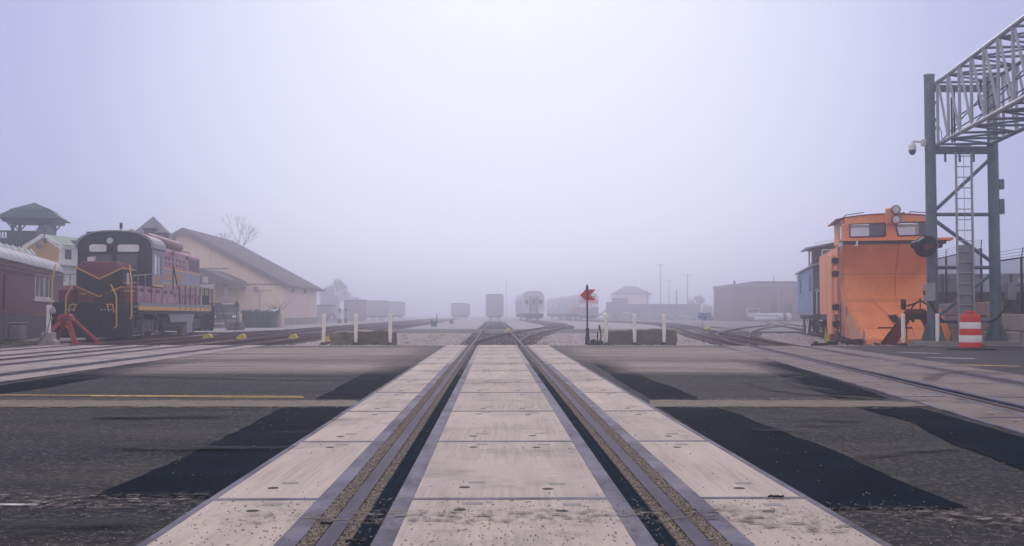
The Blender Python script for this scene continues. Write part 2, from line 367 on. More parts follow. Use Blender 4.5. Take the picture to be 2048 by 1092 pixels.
patch([(-120,800),(0,769),(195,739),(273,725),(351,722),(470,698),(510,692),(560,692),(430,715),(273,740),(176,757),(117,769),(49,779),(0,785),(-120,815)], 'asphalt_patch')
grey_patch = mat('asphalt_mid', (.035,.038,.048), .9, col2=(.055,.052,.056), scale=.8, speck=.4, speckcol=(.13,.12,.12), speckscale=80, bump=.5, bscale=70, spec=.2, coord='World')
patch([(800,712),(850,692),(889,692),(845,716)], 'asphalt_patch', grey_patch)
patch([(1104,692),(1160,692),(1215,712),(1150,712)], 'asphalt_patch', grey_patch)
patch([(1400,692),(1440,692),(1530,716),(1490,722)], 'asphalt_patch', grey_patch)
patch([(1580,692),(2300,694),(2500,760),(2048,756),(1870,728),(1720,700)], 'asphalt_patch', grey_patch, jitter=.02)
# sandy trench across the road
for x0, x1 in ((0-300, 728), (1300, 1862)):
    patch([(x0,798),(x1-8,799),(x1+(12 if x1>1000 else -12),811),(x0,812)], 'sandy_trench', sand, z=-.009, jitter=.05)

# faded, noise-broken skins (dust, tyre marks)
def ribbon(pts, w, name, m, z, label, fade=True):
    pts = [Vector(p[:2]) for p in pts]; vs = []; fs = []; fd = []
    K = 5; n = len(pts)
    # resample
    L = [0]
    for a, b in zip(pts, pts[1:]): L.append(L[-1] + (b - a).length)
    q = []; st = max(.15, L[-1] / 60); s = 0; i = 0
    while s < L[-1]:
        while s > L[i+1]: i += 1
        q.append(pts[i].lerp(pts[i+1], (s - L[i]) / (L[i+1] - L[i]))); s += st
    q.append(pts[-1])
    for i, p in enumerate(q):
        d = (q[min(i+1, len(q)-1)] - q[max(i-1, 0)]).normalized(); nn = Vector((-d.y, d.x))
        for k in range(K):
            u = k / (K - 1); o = p + nn * (u - .5) * w
            vs.append((o.x, o.y, z)); t = i / (len(q) - 1)
            fd.append(min(1, 4 * u * (1 - u) * 1.1) * (min(1, 5 * t, 5 * (1 - t)) if fade else 1))
    for i in range(len(q) - 1):
        for k in range(K - 1): fs.append((i*K+k, i*K+k+1, (i+1)*K+k+1, (i+1)*K+k))
    me = bpy.data.meshes.new(name); me.from_pydata(vs, [], fs); me.materials.append(m)
    a = me.attributes.new('fade', 'FLOAT', 'POINT'); a.data.foreach_set('value', fd)
    o = bpy.data.objects.new(name, me); C.objects.link(o)
    return tag(o, kind='stuff', label=label)
tyre = spotted('tyre_rubber_marks', (.012,.013,.018), (1,3,1), (.42,.62), 3, rough=.8, coord='World')
dust = spotted('pale_dust', (.40,.34,.31), (.16,1.5,1), (.22,.60), 1.5, rough=.95, col2=(.30,.25,.23), speck=.5, speckcol=(.4,.36,.33), speckscale=70, coord='World', bump=.4)
grit = spotted('spilt_grit', (.33,.29,.26), (1,1.3,1), (.50,.60), 13, rough=.95, col2=(.13,.115,.105), speck=.7, speckcol=(.34,.31,.28), speckscale=80, coord='World', bump=.8, bscale=70)
darkgrime = spotted('dark_grime', (.012,.014,.02), (.5,2,1), (.48,.66), 1.3, rough=.9, coord='World')
darkfilm = spotted('faint_tyre_film', (.22,.20,.20), (1,2,1), (.45,.85), 3, rough=.9, coord='World')
i = 0
def rb(px, w, m, lab, z=None):
    global i
    i += 1
    ribbon([G(*p) for p in px], w, 'surface_film', m, -.0095 + .0006 * i if z is None else z, lab)
# pale dust along the far side of the road
rb([(330,704),(900,704)], 12.5, dust, 'pale dust along the far road edge left of the crossing')
rb([(230,732),(830,732)], 5.5, dust, 'pale worn wheel path left of the crossing')
rb([(1090,704),(1560,704)], 12.5, dust, 'pale dust along the far road edge right of the crossing')
rb([(1200,732),(1560,733)], 5.5, dust, 'pale worn wheel path right of the crossing')
rb([(1650,712),(1800,722),(1900,735)], 1.8, dust, 'dust on the right hand crossing')
rb([(-200,1000),(0,996),(250,1000),(430,996)], .55, grit, 'grit band across the near left road')
for q0, q1 in ((-300,722),(1306,1870)):
    rb([(q0,797),(q1,798)], .45, grit, 'grit spilling off the far side of the sandy trench')
    rb([(q0,814),(q1,813)], .45, grit, 'grit spilling off the near side of the sandy trench')
rb([(1660,1022),(1900,1030),(2300,1040)], .5, grit, 'grit band across the near right road')
rb([(-100,1060),(200,1050),(330,1075)], .5, darkgrime, 'dark grime on the near left road')
rb([(150,745),(300,728),(470,720),(600,715)], .35, tyre, 'curved tyre mark on the far left asphalt')
rb([(0,765),(250,750),(560,758),(820,757)], .5, tyre, 'straight tyre mark on the left asphalt')
rb([(2048,808),(1800,800),(1650,790),(1560,780),(1510,765),(1540,750),(1640,745)], .35, tyre, 'looping tyre mark on the right asphalt')
rb([(1700,790),(1640,778),(1590,768),(1575,758),(1620,750)], .3, tyre, 'inner looping tyre mark on the right asphalt')
rb([(1690,915),(1760,905),(1850,898),(1960,893)], .22, tyre, 'short tyre mark between the dark patches on the right')
rb([(1855,765),(1870,750),(1930,742),(2060,750)], .3, tyre, 'tyre mark across the right hand crossing')
rb([(560,850),(700,838)], .4, darkgrime, 'grime on the left asphalt')
for a in range(7):
    x = R.uniform(-50, 420); y = R.uniform(815, 930)
    rb([(x,y),(x+R.uniform(150,330),y+R.uniform(-6,6))], R.uniform(.3,.6), darkgrime, 'dark streak on the left asphalt')
for a in range(5):
    x = R.uniform(1480, 1600); y = R.uniform(825, 880)
    rb([(x,y),(x+R.uniform(100,200),y+R.uniform(-6,6))], R.uniform(.3,.5), darkgrime, 'dark streak on the right asphalt')

# road paint
def dash(x0, y0, x1, y1, px, m, name='road_marking', z=-.012, **k):
    a, b = Vector(G(x0, y0)), Vector(G(x1, y1)); w = px
    return sheet([(a.x, a.y-w/2), (b.x, b.y-w/2), (b.x, b.y+w/2), (a.x, a.y+w/2)], z, name, m, jitter=.008, seg=.3, **k)
dash(-260,786.5,607,790.5,.10, yellowp); dash(180,789.8,607,793.2,.07, yellowp, z=-.0115)
dash(-40,1003,78,1004,.05, whiteroad)
dash(1796,703.2,1879,705.8,.30, whiteroad); dash(1856,713.6,1949,716,.27, whiteroad); dash(1925,728,2037,731,.28, yellowp)

# ================================================================== ballast stones (numpy)
rng = np.random.default_rng(5)
def stones(xy, size, zb, name, m, kind='stuff', label=None, flat=.8):
    n = len(xy)
    base = np.array([(1,0,0),(0,1,0),(-1,0,0),(0,-1,0),(0,0,1),(0,0,-1)], float)
    tri = np.array([(0,1,4),(1,2,4),(2,3,4),(3,0,4),(1,0,5),(2,1,5),(3,2,5),(0,3,5)])
    v = base[None] * (size[:,None,None] * rng.uniform(.55,1.25,(n,6,3)))
    v += rng.normal(0, .25, (n,6,3)) * size[:,None,None]
    v[:,:,2] *= flat
    a = rng.uniform(0, 2*np.pi, n); ca, sa = np.cos(a)[:,None], np.sin(a)[:,None]
    x = v[:,:,0]*ca - v[:,:,1]*sa; y = v[:,:,0]*sa + v[:,:,1]*ca
    v[:,:,0] = x + xy[:,0:1]; v[:,:,1] = y + xy[:,1:2]; v[:,:,2] += np.asarray(zb)[:,None]
    verts = v.reshape(-1,3); faces = (tri[None] + 6*np.arange(n)[:,None,None]).reshape(-1,3)
    me = bpy.data.meshes.new(name); me.vertices.add(len(verts)); me.vertices.foreach_set('co', verts.ravel())
    me.loops.add(faces.size); me.loops.foreach_set('vertex_index', faces.ravel())
    me.polygons.add(len(faces)); me.polygons.foreach_set('loop_start', np.arange(0, faces.size, 3)); me.polygons.foreach_set('loop_total', np.full(len(faces), 3))
    me.update(calc_edges=True); me.validate(); me.materials.append(m)
    o = bpy.data.objects.new(name, me); C.objects.link(o)
    return tag(o, kind=kind, label=label)

# ================================================================== railway tracks
def catmull(P, n=14):
    P = [Vector(p) for p in P]; P = [P[0]*2 - P[1]] + P + [P[-1]*2 - P[-2]]; out = []
    for i in range(1, len(P) - 2):
        for j in range(n):
            t = j / n; a, b, c, d = P[i-1:i+3]
            out.append(.5*((2*b)+(c-a)*t+(2*a-5*b+4*c-d)*t*t+(3*b-a-3*c+d)*t**3))
    out.append(P[-2]); return out
RPROF = [(-.035,0),(.035,0),(.036,-.035),(.009,-.05),(.009,-.14),(.07,-.155),(.07,-.165),(-.07,-.165),(-.07,-.155),(-.009,-.14),(-.009,-.05),(-.036,-.035)]
def rail_mesh(cl, off, z=0.0):
    vs = []; fs = []; mi = []; n = len(RPROF)
    for i, p in enumerate(cl):
        d = (cl[min(i+1, len(cl)-1)] - cl[max(i-1, 0)]).normalized(); nn = Vector((d.y, -d.x))
        for a, b in RPROF:
            q = p + nn * (off + a); vs.append((q.x, q.y, z + b))
    for i in range(len(cl) - 1):
        for k in range(n):
            fs.append((i*n+k, i*n+(k+1)%n, (i+1)*n+(k+1)%n, (i+1)*n+k)); mi.append(0 if k == 0 else 1)
    me = bpy.data.meshes.new('rail'); me.from_pydata(vs, [], fs); me.materials.append(railtop); me.materials.append(railrust)
    me.polygons.foreach_set('material_index', mi)
    bm = bmesh.new(); bm.from_mesh(me); bmesh.ops.recalc_face_normals(bm, faces=bm.faces); bm.to_mesh(me); bm.free()
    return me
SLEEPERS = []     # all centrelines, used to keep the ballast shoulder low between the ties
sl_mesh = MB().box(-1.28, 1.28, -.11, .11, -.16, 0).mesh('sleeper', timber)
def track(name_label, cl, y0=None, ties=(31.6, 62), z=0.0, step=.56, far_to=150, wide=1.0):
    cl = [Vector((p[0], p[1])) for p in cl]
    t = thing('railway_track', name_label, 'railway track', (0, 0, 0))
    for s in (-.753, .753):
        o = bpy.data.objects.new('rail', rail_mesh(cl, s, z)); C.objects.link(o); o.parent = t
    # walk along
    s = 0; far = MB()
    acc = 0
    for a, b in zip(cl, cl[1:]):
        L = (b - a).length; d = (b - a).normalized(); k = acc
        while k < L:
            p = a + d * k; k += step
            if p.y < ties[0]: continue
            if p.y < ties[1]:
                if -13.4 < PX(0, 1) * 0 + p.x / p.y * 1 < 9 and abs(p.x / p.y) < .56:
                    o = bpy.data.objects.new('sleeper', sl_mesh); C.objects.link(o); o.parent = t
                    o.location = (p.x, p.y, z - .155 + R.uniform(-.008, .006)); o.rotation_euler = (0, 0, math.atan2(-d.x, d.y) + R.uniform(-.02,.02))
                    o.scale = (wide * R.uniform(.97, 1.03), 1, 1)
            elif p.y < far_to:
                far.M = Matrix.Translation((p.x, p.y, z - .155)) @ Matrix.Rotation(math.atan2(-d.x, d.y), 4, 'Z')
                far.box(-1.28, 1.28, -.11, .11, -.16, 0)
        acc = k - L
    if far.v: far.build('sleeper', timber, t, kind='stuff')
    SLEEPERS.append(cl)
    return t
MC = lambda y: .079 - .01667 * y
straight = lambda f, ys: [(f(y), y) for y in ys]
main = track('straight track running from the middle of the crossing to the boxcar in the fog', straight(MC, [-6, 4, 12, 20, 31, 45, 60, 90, 140, 230]), ties=(31.7, 66))
branch = track('branch track curving right from the middle track towards the silver coach', catmull([(-.52,33.5),(-.42,38),(-.1,43.7),(.66,54),(2.3,68.6),(3.4,80),(4.05,90),(4.3,101),(4.15,115),(3.6,132),(3.0,150),(1.9,180)]), ties=(38, 60), z=-.004)
TL = lambda y: -8.18 - .0167 * y
TL2 = lambda y: -11.6 - .0167 * y
tl = track('track left of the three left bollards, nearest to the mossy block', straight(TL, [-2, 10, 20, 31, 45, 60, 90, 140, 230]), ties=(31.7, 70))
tl2 = track('track between the locomotive track and the next one to its right', straight(TL2, [-2, 10, 20, 31, 45, 60, 90, 140, 230]), ties=(31.7, 66))
TL3 = lambda y: -16.4 - .094 * (y - 41)
LZ = -.13
tl3 = track('track the maroon locomotive stands on', straight(TL3, [37.4, 60, 72]) + [(-19.6, 90), (-20.2, 120)], ties=(37.5, 60), z=LZ)
tx = track('crossover track between the two tracks behind the left bollards', catmull([(TL(36)-.05,36),(TL(42)-.5,42),(-10.3,52),(-11.8,66),(TL2(78),80)]), ties=(100, 101), z=-.005)
TR = lambda y: 5.65 + .098 * (y - 10.2)
tr = track('track from the right hand crossing curving back to the train with the orange front', straight(TR, [-2, 10, 20, 31]) + [tuple(p) for p in catmull([(TR(33),33),(TR(40),40),(9.6,51),(11.5,67),(13.5,85),(15.2,104),(15.0,125),(12.9,145),(11.66,160),(9.5,195)])], ties=(31.7, 60))
TP = lambda y: 12.75 + .2 * (y - 35.5)
tp = track('track under the orange snow plough and blue caboose', [tuple(p) for p in catmull([(TP(31.6),31.6),(TP(40),40),(TP(65),65),(TP(104),104),(31,125),(48,190)])], ties=(31.7, 66))
tq = track('turnout track curving right from the right hand track to the plough track', catmull([(TR(37)+.1,37),(9.15,42),(11.0,52),(16.9,73.5),(22.6,90),(27.2,108)]), ties=(43, 60), z=-.005)

# stones on the ballast between the tracks
n = 95000
xy = np.empty((n, 2)); u = rng.uniform(0, 1, n); xy[:,1] = YE + .05 + (u ** 1.35) * 27
xy[:,0] = rng.uniform(-13.5, 14.5, n) * 1.0
keep = np.ones(n, bool)
# thin the stones out on rails
def near(cl, d):
    P = np.array([(p.x, p.y) for p in cl]); o = np.argsort(P[:,1]); xc = np.interp(xy[:,1], P[o,1], P[o,0], left=1e6, right=1e6)
    return np.abs(xy[:,0] - xc)
zb = np.full(n, YG + .035) + rng.normal(0, .012, n)
for cl in SLEEPERS:
    dd = near(cl, 0)
    zb = np.where(dd < 1.35, YG + .005, zb)
    keep &= ~((np.abs(dd - .753) < .07))
    keep &= ~((dd < 1.25) & (rng.uniform(0,1,n) < .62))
keep &= ~((xy[:,1] > 57.5))
mound = (xy[:,0] > -4.4) & (xy[:,0] < -1.5) & (xy[:,1] < 45)
stones(xy[keep], rng.uniform(.026, .062, n)[keep], zb[keep], 'ballast', stone, label='grey crushed ballast stones between the tracks')

# ================================================================== concrete crossings
def pocket_set(mb, x0, x1, y0, L):
    w = x1 - x0
    for fx in ((.27, .73) if w > .8 else (.5,)):
        for fy in (.13, .87):
            cx = x0 + w * fx + R.uniform(-.04, .04); cyy = y0 + L * fy + R.uniform(-.04, .04)
            mb.mat(1).lathe([(.030, -.02), (.030, .0012)], (cx, cyy, 0), 12)
            mb.mat(2).box(cx + .06 - .045, cx + .06 + .045, cyy + .16 - .035, cyy + .16 + .035, -.01, .0010)
pocket_dark = mat('pocket_dark', (.03,.03,.035), .9, var=.2)
pocket_grey = mat('pocket_fill', (.28,.27,.27), .9, var=.2)
def crossing(lab, x_at, slope, seams, panel_len, first_y, gauge_panel=.484, tone=None, rough_front=False):
    """local frame: x across the track, y along it"""
    root = thing('level_crossing', lab, 'level crossing', (x_at(0), 0, 0), -math.atan(slope))
    ys = [first_y + panel_len * k for k in range(seams + 1)]
    y0, y1 = ys[0], ys[-1]
    MB().box(-1.5, 1.5, y0, y1, -.34, -.10).build('foundation', concrete_g, root)
    for k in range(seams):
        a, b = ys[k] + .012, ys[k+1] - .012; dz = R.uniform(-.0015, .0015)
        for x0, x1 in ((-gauge_panel, gauge_panel), (-1.462, -.958), (.958, 1.462)):
            mb = MB(); L = b - a; w = x1 - x0
            m2 = MB(); m2.mat(0).box(x0, x1, a, b, -.16, -.0045 + dz)
            m2.M = Matrix.Translation((0, 0, -.0045 + dz)); pocket_set(m2, x0, x1, a, L)
            m2.build('concrete_panel', [tone or concrete, pocket_dark, pocket_grey], root)
            MB().box(x0, x1, a - .010, a + .016, -.12, -.0020 + dz).build('end_plate', flange, root)
            MB().box(x0, x1, b - .016, b + .010, -.12, -.0020 + dz).build('end_plate', flange, root)
        for x0, x1 in ((-.571, -gauge_panel - .001), (gauge_panel + .001, .571), (-.957, -.868), (.868, .957), (-1.50, -1.463), (1.463, 1.50)):
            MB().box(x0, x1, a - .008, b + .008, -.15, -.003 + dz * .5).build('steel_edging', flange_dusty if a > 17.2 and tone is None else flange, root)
    for s in (-1, 1):
        a, b = sorted((s * .735, s * .668)); MB().box(a, b, y0, y1, -.16, -.014).build('flangeway_filler', sand, root)
        a, b = sorted((s * .800, s * .8665)); MB().box(a, b, y0, y1, -.16, -.011).build('flangeway_filler', sand, root)
        # ribbed rubber strip
        mb = MB(); a, b = sorted((s * .667, s * .572)); yr = min(y1 - 2.2, 18.2); mb.box(a, b, y0, yr, -.16, -.048); MB().box(a, b, yr + .002, y1, -.16, -.020).build('flangeway_filler', sand, root)
        y = y0
        cxs = (a + (b-a)*.27, a + (b-a)*.73)
        for c in cxs: MB().prism([(c-.016,-.05),(c+.016,-.05),(c+.009,-.018),(c-.009,-.018)], 'y', y0, yr).build('rubber_ridge', rubber_glint, root)
        while y < min(y1 - 2.2, 16):
            for c in cxs:
                mb.add([(c-.022,y,-.035),(c,y+.012,-.035),(c+.022,y,-.035),(c-.022,y+.013,-.014),(c,y+.022,-.010),(c+.022,y+.013,-.014),(c-.022,y+.016,-.035),(c,y+.028,-.035),(c+.022,y+.016,-.035)],
                       [(0,1,4,3),(1,2,5,4),(3,4,7,6),(4,5,8,7)])
            y += .034
        mb.build('rubber_flange_strip', rubber, root)
    return root
PL = 2.36
crossing('concrete panel crossing in the middle, running straight away from the viewer', MC, -.01667, 12, PL, 5.27 - PL * 1.0)
crossing('concrete panel crossing at the right edge', TR, .098, 11, PL, 4.6, tone=concrete_r)
crossing('concrete panel crossing on the left, the nearer of the two', TL, -.0167, 9, PL, YE - 9 * PL, tone=concrete_l)
crossing('concrete panel crossing on the left, farther of the two and in front of the locomotive', TL2, -.0167, 9, PL, YE - 9 * PL - .02, tone=concrete_l)

# grit in the flangeways and loose bits
def strip_xy(n, u0, u1, y0, y1, f=MC, p=1.6):
    y = y0 + (rng.uniform(0, 1, n) ** p) * (y1 - y0); return np.stack([np.array([f(q) for q in y]) + rng.uniform(u0, u1, n), y], 1)
P = []; Z = []
for s in (-1, 1):
    for u0, u1, z in ((.668, .735, -.014), (.80, .8665, -.011)):
        a, b = sorted((s*u0, s*u1)); q = strip_xy(9000, a, b, 2.9, 30, p=1.9); P.append(q); Z.append(np.full(len(q), z))
xy2 = np.concatenate(P); z2 = np.concatenate(Z) + rng.uniform(0, .006, len(xy2))
gritstone = mat('grit_stone', (.33,.28,.24), .95, col2=(.20,.18,.16), scale=22, spec=.2, coord='World')
stones(xy2, rng.uniform(.003, .010, len(xy2)), z2, 'grit', gritstone, label='sandy grit in the flangeways of the middle crossing')
# loose grit on the near panels and road
q1 = strip_xy(2200, -1.45, 1.45, 3.0, 5.3, p=1.0); q2 = strip_xy(350, -1.45, 1.45, 5.2, 20, p=1.6)
q3 = np.stack([rng.uniform(-6, 6, 5200), rng.uniform(3.6, 5.25, 5200)], 1); q3 = q3[np.abs(q3[:,0]) > 1.5]
q4 = np.stack([rng.uniform(-9, 9, 2200), 10.4 + rng.uniform(0, 1.05, 2200)], 1); q4 = q4[np.abs(q4[:,0]) > 1.6]
q5 = np.stack([rng.uniform(-10, 10, 2500), 5.2 + 20*rng.uniform(0, 1, 2500)**1.5], 1); q5 = q5[np.abs(q5[:,0]) > 1.6]
xy3 = np.concatenate([q1, q2, q3, q4, q5]); zz = np.where(np.abs(xy3[:,0]) < 1.55, -.003, -.012)
stones(xy3, rng.uniform(.002, .006, len(xy3)) * (1 + .02 * xy3[:,1]), zz, 'loose_grit', gritstone, label='loose grit scattered over the near crossing and road')
# dirty smears over the near panels
ribbon([(MC(4.7)-1.45,4.75),(MC(4.7)-.2,4.8),(MC(4.7)+1.45,4.85)], .42, 'surface_film', grit, .0022, 'spilt grit across the near middle panels')
ribbon([(MC(4.4)-.5,4.45),(MC(4.3)+.2,4.5),(MC(4.3)+.5,4.35)], .3, 'surface_film', darkgrime, .0030, 'grey smear on the near middle panel')
ribbon([(MC(4.4)+.9,4.75),(MC(4.3)+1.2,4.6),(MC(4.3)+1.5,4.5)], .35, 'surface_film', grit, .0036, 'spilt grit on the near right panel')
def twig(px, py, L, name, label, m):
    x, y, z = G(px, py); mb = MB(); pts = []; a = R.uniform(-.3, .3)
    for k in range(6): pts.append((x + (k/5-.5)*L, y + math.sin(k*1.3+a)*L*.09, .006 + .004*(k%2)))
    mb.path(pts, .006, 5); mb.tube(pts[2], (pts[2][0]+L*.1, pts[2][1]+L*.22, .01), .004, 5)
    mb.build(name, m, label=label, cat='debris')
ribbon([(MC(14)-1.4,13.6),(MC(14)+1.4,14.4)], .5, 'surface_film', darkfilm, .003, 'faint tyre film across the middle crossing')
ribbon([(MC(20)-1.4,19.6),(MC(20)+1.4,20.2)], .7, 'surface_film', darkfilm, .0034, 'second faint tyre film across the middle crossing')
twig(712, 1086, .085, 'stick', 'black stick beside the left rail at the bottom edge', black)
twig(1552, 996, .075, 'stick', 'black crooked scrap on the right panels near the seam', black)
twig(652, 1050, .05, 'scrap', 'small black scrap left of the left rail', black)
# ================================================================== locomotive
def wheelset(parent, name, x, y, r, m=darkiron):
    mb = MB()
    for s in (-1, 1):
        mb.lathe([(r*.99, -.0), (r+.02, .03), (r, .06), (r, .13), (r*.8, .14), (r*.3, .12)], (0, y, r), 24, 'x') if False else None
        a = s * .69
        mb.lathe([(r+.025, a), (r+.025, a+.03*s), (r, a+.04*s), (r, a+.13*s), (r*.85, a+.13*s), (r*.8, a+.10*s), (r*.3, a+.10*s), (r*.25, a+.16*s)], (x, y, r), 24, 'x')
    mb.tube((x-.7, y, r), (x+.7, y, r), .08, 10)
    return mb.build(name, m, parent, smooth=True)
def loco():
    t = thing('diesel_locomotive', 'maroon and black diesel road switcher with gold chevrons on its nose, numbered 1501', 'locomotive', (TL3(41), 41, LZ), .094)
    L = 17.0; ZD = 1.50
    # deck
    MB().box(-1.5, 1.5, .9, L-.9, 1.05, 1.30).build('underframe', black, t)
    MB().box(-1.25, 1.25, .02, .9, 1.25, ZD-.06).box(-1.25, 1.25, L-.9, L, 1.25, ZD-.06).build('platform', black, t)
    MB().box(-1.5, 1.5, .92, L-.92, 1.30, ZD-.1).build('walkway', greyp, t)
    for s in (-1, 1):
        a, b = sorted((s*1.5, s*1.56)); MB().box(a, b, 1.0, L-.95, 1.20, 1.36).build('sill_stripe', gold, t)
        MB().box(a, b, 1.0, L-.95, 1.362, 1.50).build('side_sill', greyp, t)
    # pilots
    for y0, y1 in ((-.02, .12), (L-.12, L+.02)):
        MB().prism([(-1.5,.12),(1.5,.12),(1.56,.5),(1.56,1.5),(-1.56,1.5),(-1.56,.5)], 'y', y0, y1).build('pilot', black, t, bevel=.015)
    for s in (-1, 1):
        mb = MB()
        for k in range(3): mb.box(s*1.05 - .42, s*1.05 + .42, .14, .85, .35+.37*k, .40+.37*k)
        mb.box(s*1.52-.03, s*1.52+.03, .1, .9, .2, .5); mb.build('steps', black, t)
    # white marks on pilot
    mb = MB()
    for x in (-.95, -.85, -.75, .35, .48, .60, .72): mb.box(x, x+.05, -.03, -.021, 1.2, 1.235)
    mb.build('pilot_marks', whitep, t)
    MB().tube((0,-.02,.95),(0,-.55,.95),.09,8).box(-.16,.16,-.75,-.5,.82,1.1).build('coupler', darkiron, t)
    for x in (-.5, .45, .75): MB().path([(x,-.03,.9),(x+.02,-.14,.6),(x+.1,-.10,.42),(x+.16,-.06,.62)], .025, 6).build('air_hose', darkiron, t)
    # nose
    W2 = .88; Y0, Y1 = .95, 3.1; ZT = 3.16
    MB().prism([(-W2, 1.45), (W2, 1.45), (W2, ZT-.22), (W2-.22, ZT), (-W2+.22, ZT), (-W2, ZT-.22)], 'y', Y0, Y1).build('nose', maroon, t, bevel=.05)
    q = Y0 - .004
    def front(poly, name, m, d=.012): MB().prism(poly, 'y', q - d, q).build(name, m, t)
    top = 2.86; vy = 2.42
    front([(-W2, top), (0, vy), (W2, top), (W2, 2.12), (0, 1.72), (-W2, 2.12)], 'nose_band', black)
    for a, b, c in ((top, vy, .055), (2.12, 1.72, .05)):
        front([(-W2, a), (0, b), (W2, a), (W2, a + c), (0, b + c), (-W2, a + c)], 'gold_chevron', gold, .02)
    for s in (1, -1):
        x0, x1 = sorted((s*(W2+.002), s*(W2+.014)))
        MB().box(x0, x1, Y0, Y1, 2.12, top).build('nose_band', black, t)
        x0, x1 = sorted((s*(W2+.002), s*(W2+.02)))
        for z in (top, 2.09): MB().box(x0, x1, Y0, Y1, z, z + .05).build('gold_stripe', gold, t)
        mb = MB(); 
        for k in range(5): mb.box(x0, x1+.003, Y0+.55+.02*k, Y0+1.05-.03*k, 2.25+.1*k, 2.32+.1*k)
        mb.build('emblem', whitep, t)
    for x0, x1, z in ((-1.42,-.98,1.93),(-1.42,-1.1,1.6),(.3,.75,1.86),(-.75,-.5,1.83),(.95,1.4,1.95),(.95,1.45,2.28)):
        MB().box(x0, x1, .9, .93, z, z+.035).build('gold_trim', gold, t)
    # equipment boxes either side of the nose
    MB().box(-1.45, -.93, .6, 1.6, 1.46, 2.0).build('equipment_box', maroon, t, bevel=.02)
    MB().box(.93, 1.45, 1.0, 2.8, 1.46, 2.1).build('equipment_box', maroon, t, bevel=.02)
    MB().box(.35, .85, .80, .93, 1.52, 1.95).build('mu_receptacle', black, t, bevel=.02)
    MB().box(-.08, .1, .60, .92, 1.46, 1.7).box(.22,.32,.6,.7,1.46,2.3).build('brake_stand', black, t)
    MB().box(-.45, .45, .05, .11, 1.40, 1.5).build('drop_step', black, t)
    # number boards and lamp on the nose
    MB().box(-.62, -.35, 1.4, 1.44, ZT-.02, ZT+.18).build('number_plate', whitep, t)
    # cab
    CY0, CY1 = 3.1, 5.2; E = 3.83; CR = 4.52
    sx = lambda a: math.copysign(abs(math.cos(a))**.8, math.cos(a)); sz = lambda a: math.sin(a)**.85
    arc = [(1.52*sx(a), E + (CR-E)*sz(a)) for a in [math.pi*i/14 for i in range(15)]]
    frontp = [(-1.52, 1.5), (1.52, 1.5)] + arc
    MB().prism(frontp, 'y', CY0, CY0+.06).build('cab_front', black, t)
    MB().prism(frontp, 'y', CY1-.06, CY1).build('cab_rear', bluegrey, t)
    for s in (-1, 1):
        x0, x1 = sorted((s*1.47, s*1.52))
        mb = MB()
        mb.box(x0,x1,CY0+.06,CY1-.06,1.5+.75,2.75).box(x0,x1,CY0+.06,CY1-.06,3.55,E).box(x0,x1,CY0+.06,CY0+.5,2.75,3.55).box(x0,x1,CY1-.45,CY1-.06,2.75,3.55).box(x0,x1,4.05,4.15,2.75,3.55)
        mb.build('cab_side', greyp if s > 0 else black, t)
        x0, x1 = sorted((s*1.48, s*1.495))
        w = MB().box(x0,x1,CY0+.5,4.05,2.75,3.55).build('side_window', glassl, t)
        w2 = MB().box(x0,x1,4.15,CY1-.45,2.75,3.55).build('side_window', glassd, t)
        x0, x1 = sorted((s*1.52, s*1.545)); MB().box(x0,x1,CY0+.1,CY1-.05,2.22,2.30).build('gold_stripe', gold, t)
    roofp = [(1.62*sx(a), E+.0 + (CR-E+.05)*sz(a)) for a in [math.pi*i/14 for i in range(15)]]
    inner = [(p[0]*.94, p[1]-.05) for p in roofp]
    mb = MB(); 
    for i in range(14): mb.prism([roofp[i], roofp[i+1], inner[i+1], inner[i]], 'y', CY0-.12, CY1+.1)
    mb.build('cab_roof', greyp, t)
    for x0, x1, z0, z1, m in ((-1.0,-.12,3.12,3.52,glassd),(.08,.92,3.10,3.54,glassd)):
        w = MB().box(x0,x1,CY0-.012,CY0-.002,z0,z1).build('windscreen', m, t)
        f = MB(); 
        for a in ((x0-.04,x0,z0-.04,z1+.04),(x1,x1+.04,z0-.04,z1+.04),(x0,x1,z0-.04,z0),(x0,x1,z1,z1+.04)): f.box(a[0],a[1],CY0-.02,CY0-.001,a[2],a[3])
        f.build('window_frame', darkiron, w)
    for x0, x1 in ((-1.05,-.35),(.10,.98)):
        pl = [(x0+.05,3.66),(x1-.05,3.66),(x1,3.72),(x1,3.92),(x1-.1,3.97),(x0+.1,3.97),(x0,3.9),(x0,3.72)]
        MB().prism(pl, 'y', CY0-.02, CY0-.003).build('upper_pane', whitep, t)  # upper cab panes, their see-through brightness painted as plain white
    lettering('150', .22, whitep, (-.92, CY0-.018, 3.38), (math.pi/2,0,0), t)  # reflection in the windscreen painted as white figures
    MB().lathe([(.13,-.14),(.13,0),(.1,.01)], (-.18, CY0-.02, 4.12), 14, 'y').build('headlight', silver, t, smooth=True)
    MB().lathe([(.1,-.1),(.1,0)], (-.18, CY0-.02, 3.85), 12, 'y').build('headlight', darkiron, t)
    mb = MB(); 
    for k, (dx, r) in enumerate(((-.12,.06),(0,.075),(.12,.06))): mb.lathe([(.03,0),(.035,-.3),(r+.04,-.42)], (-1.0+dx, 3.6+.05*k, 4.42), 10, 'y')
    mb.tube((-1.0,3.7,4.1),(-1.0,3.7,4.45),.04,6).box(-1.2,-.8,3.6,3.9,4.36,4.42); mb.build('horn', darkiron, t)
    MB().tube((.12,3.5,4.5),(.12,3.5,4.72),.015,6).box(.07,.17,3.45,3.55,4.66,4.92).build('antenna', darkiron, t)
    MB().lathe([(.13,0),(.13,.12),(.09,.17),(.03,.19)], (.5, 3.7, 4.50), 14).build('beacon', beige, t, smooth=True)
    mb = MB().path([(1.3,3.05,2.6),(1.45,3.0,2.6)],.02)
    # long hood
    HY0, HY1 = CY1, 16.0; HW = .93
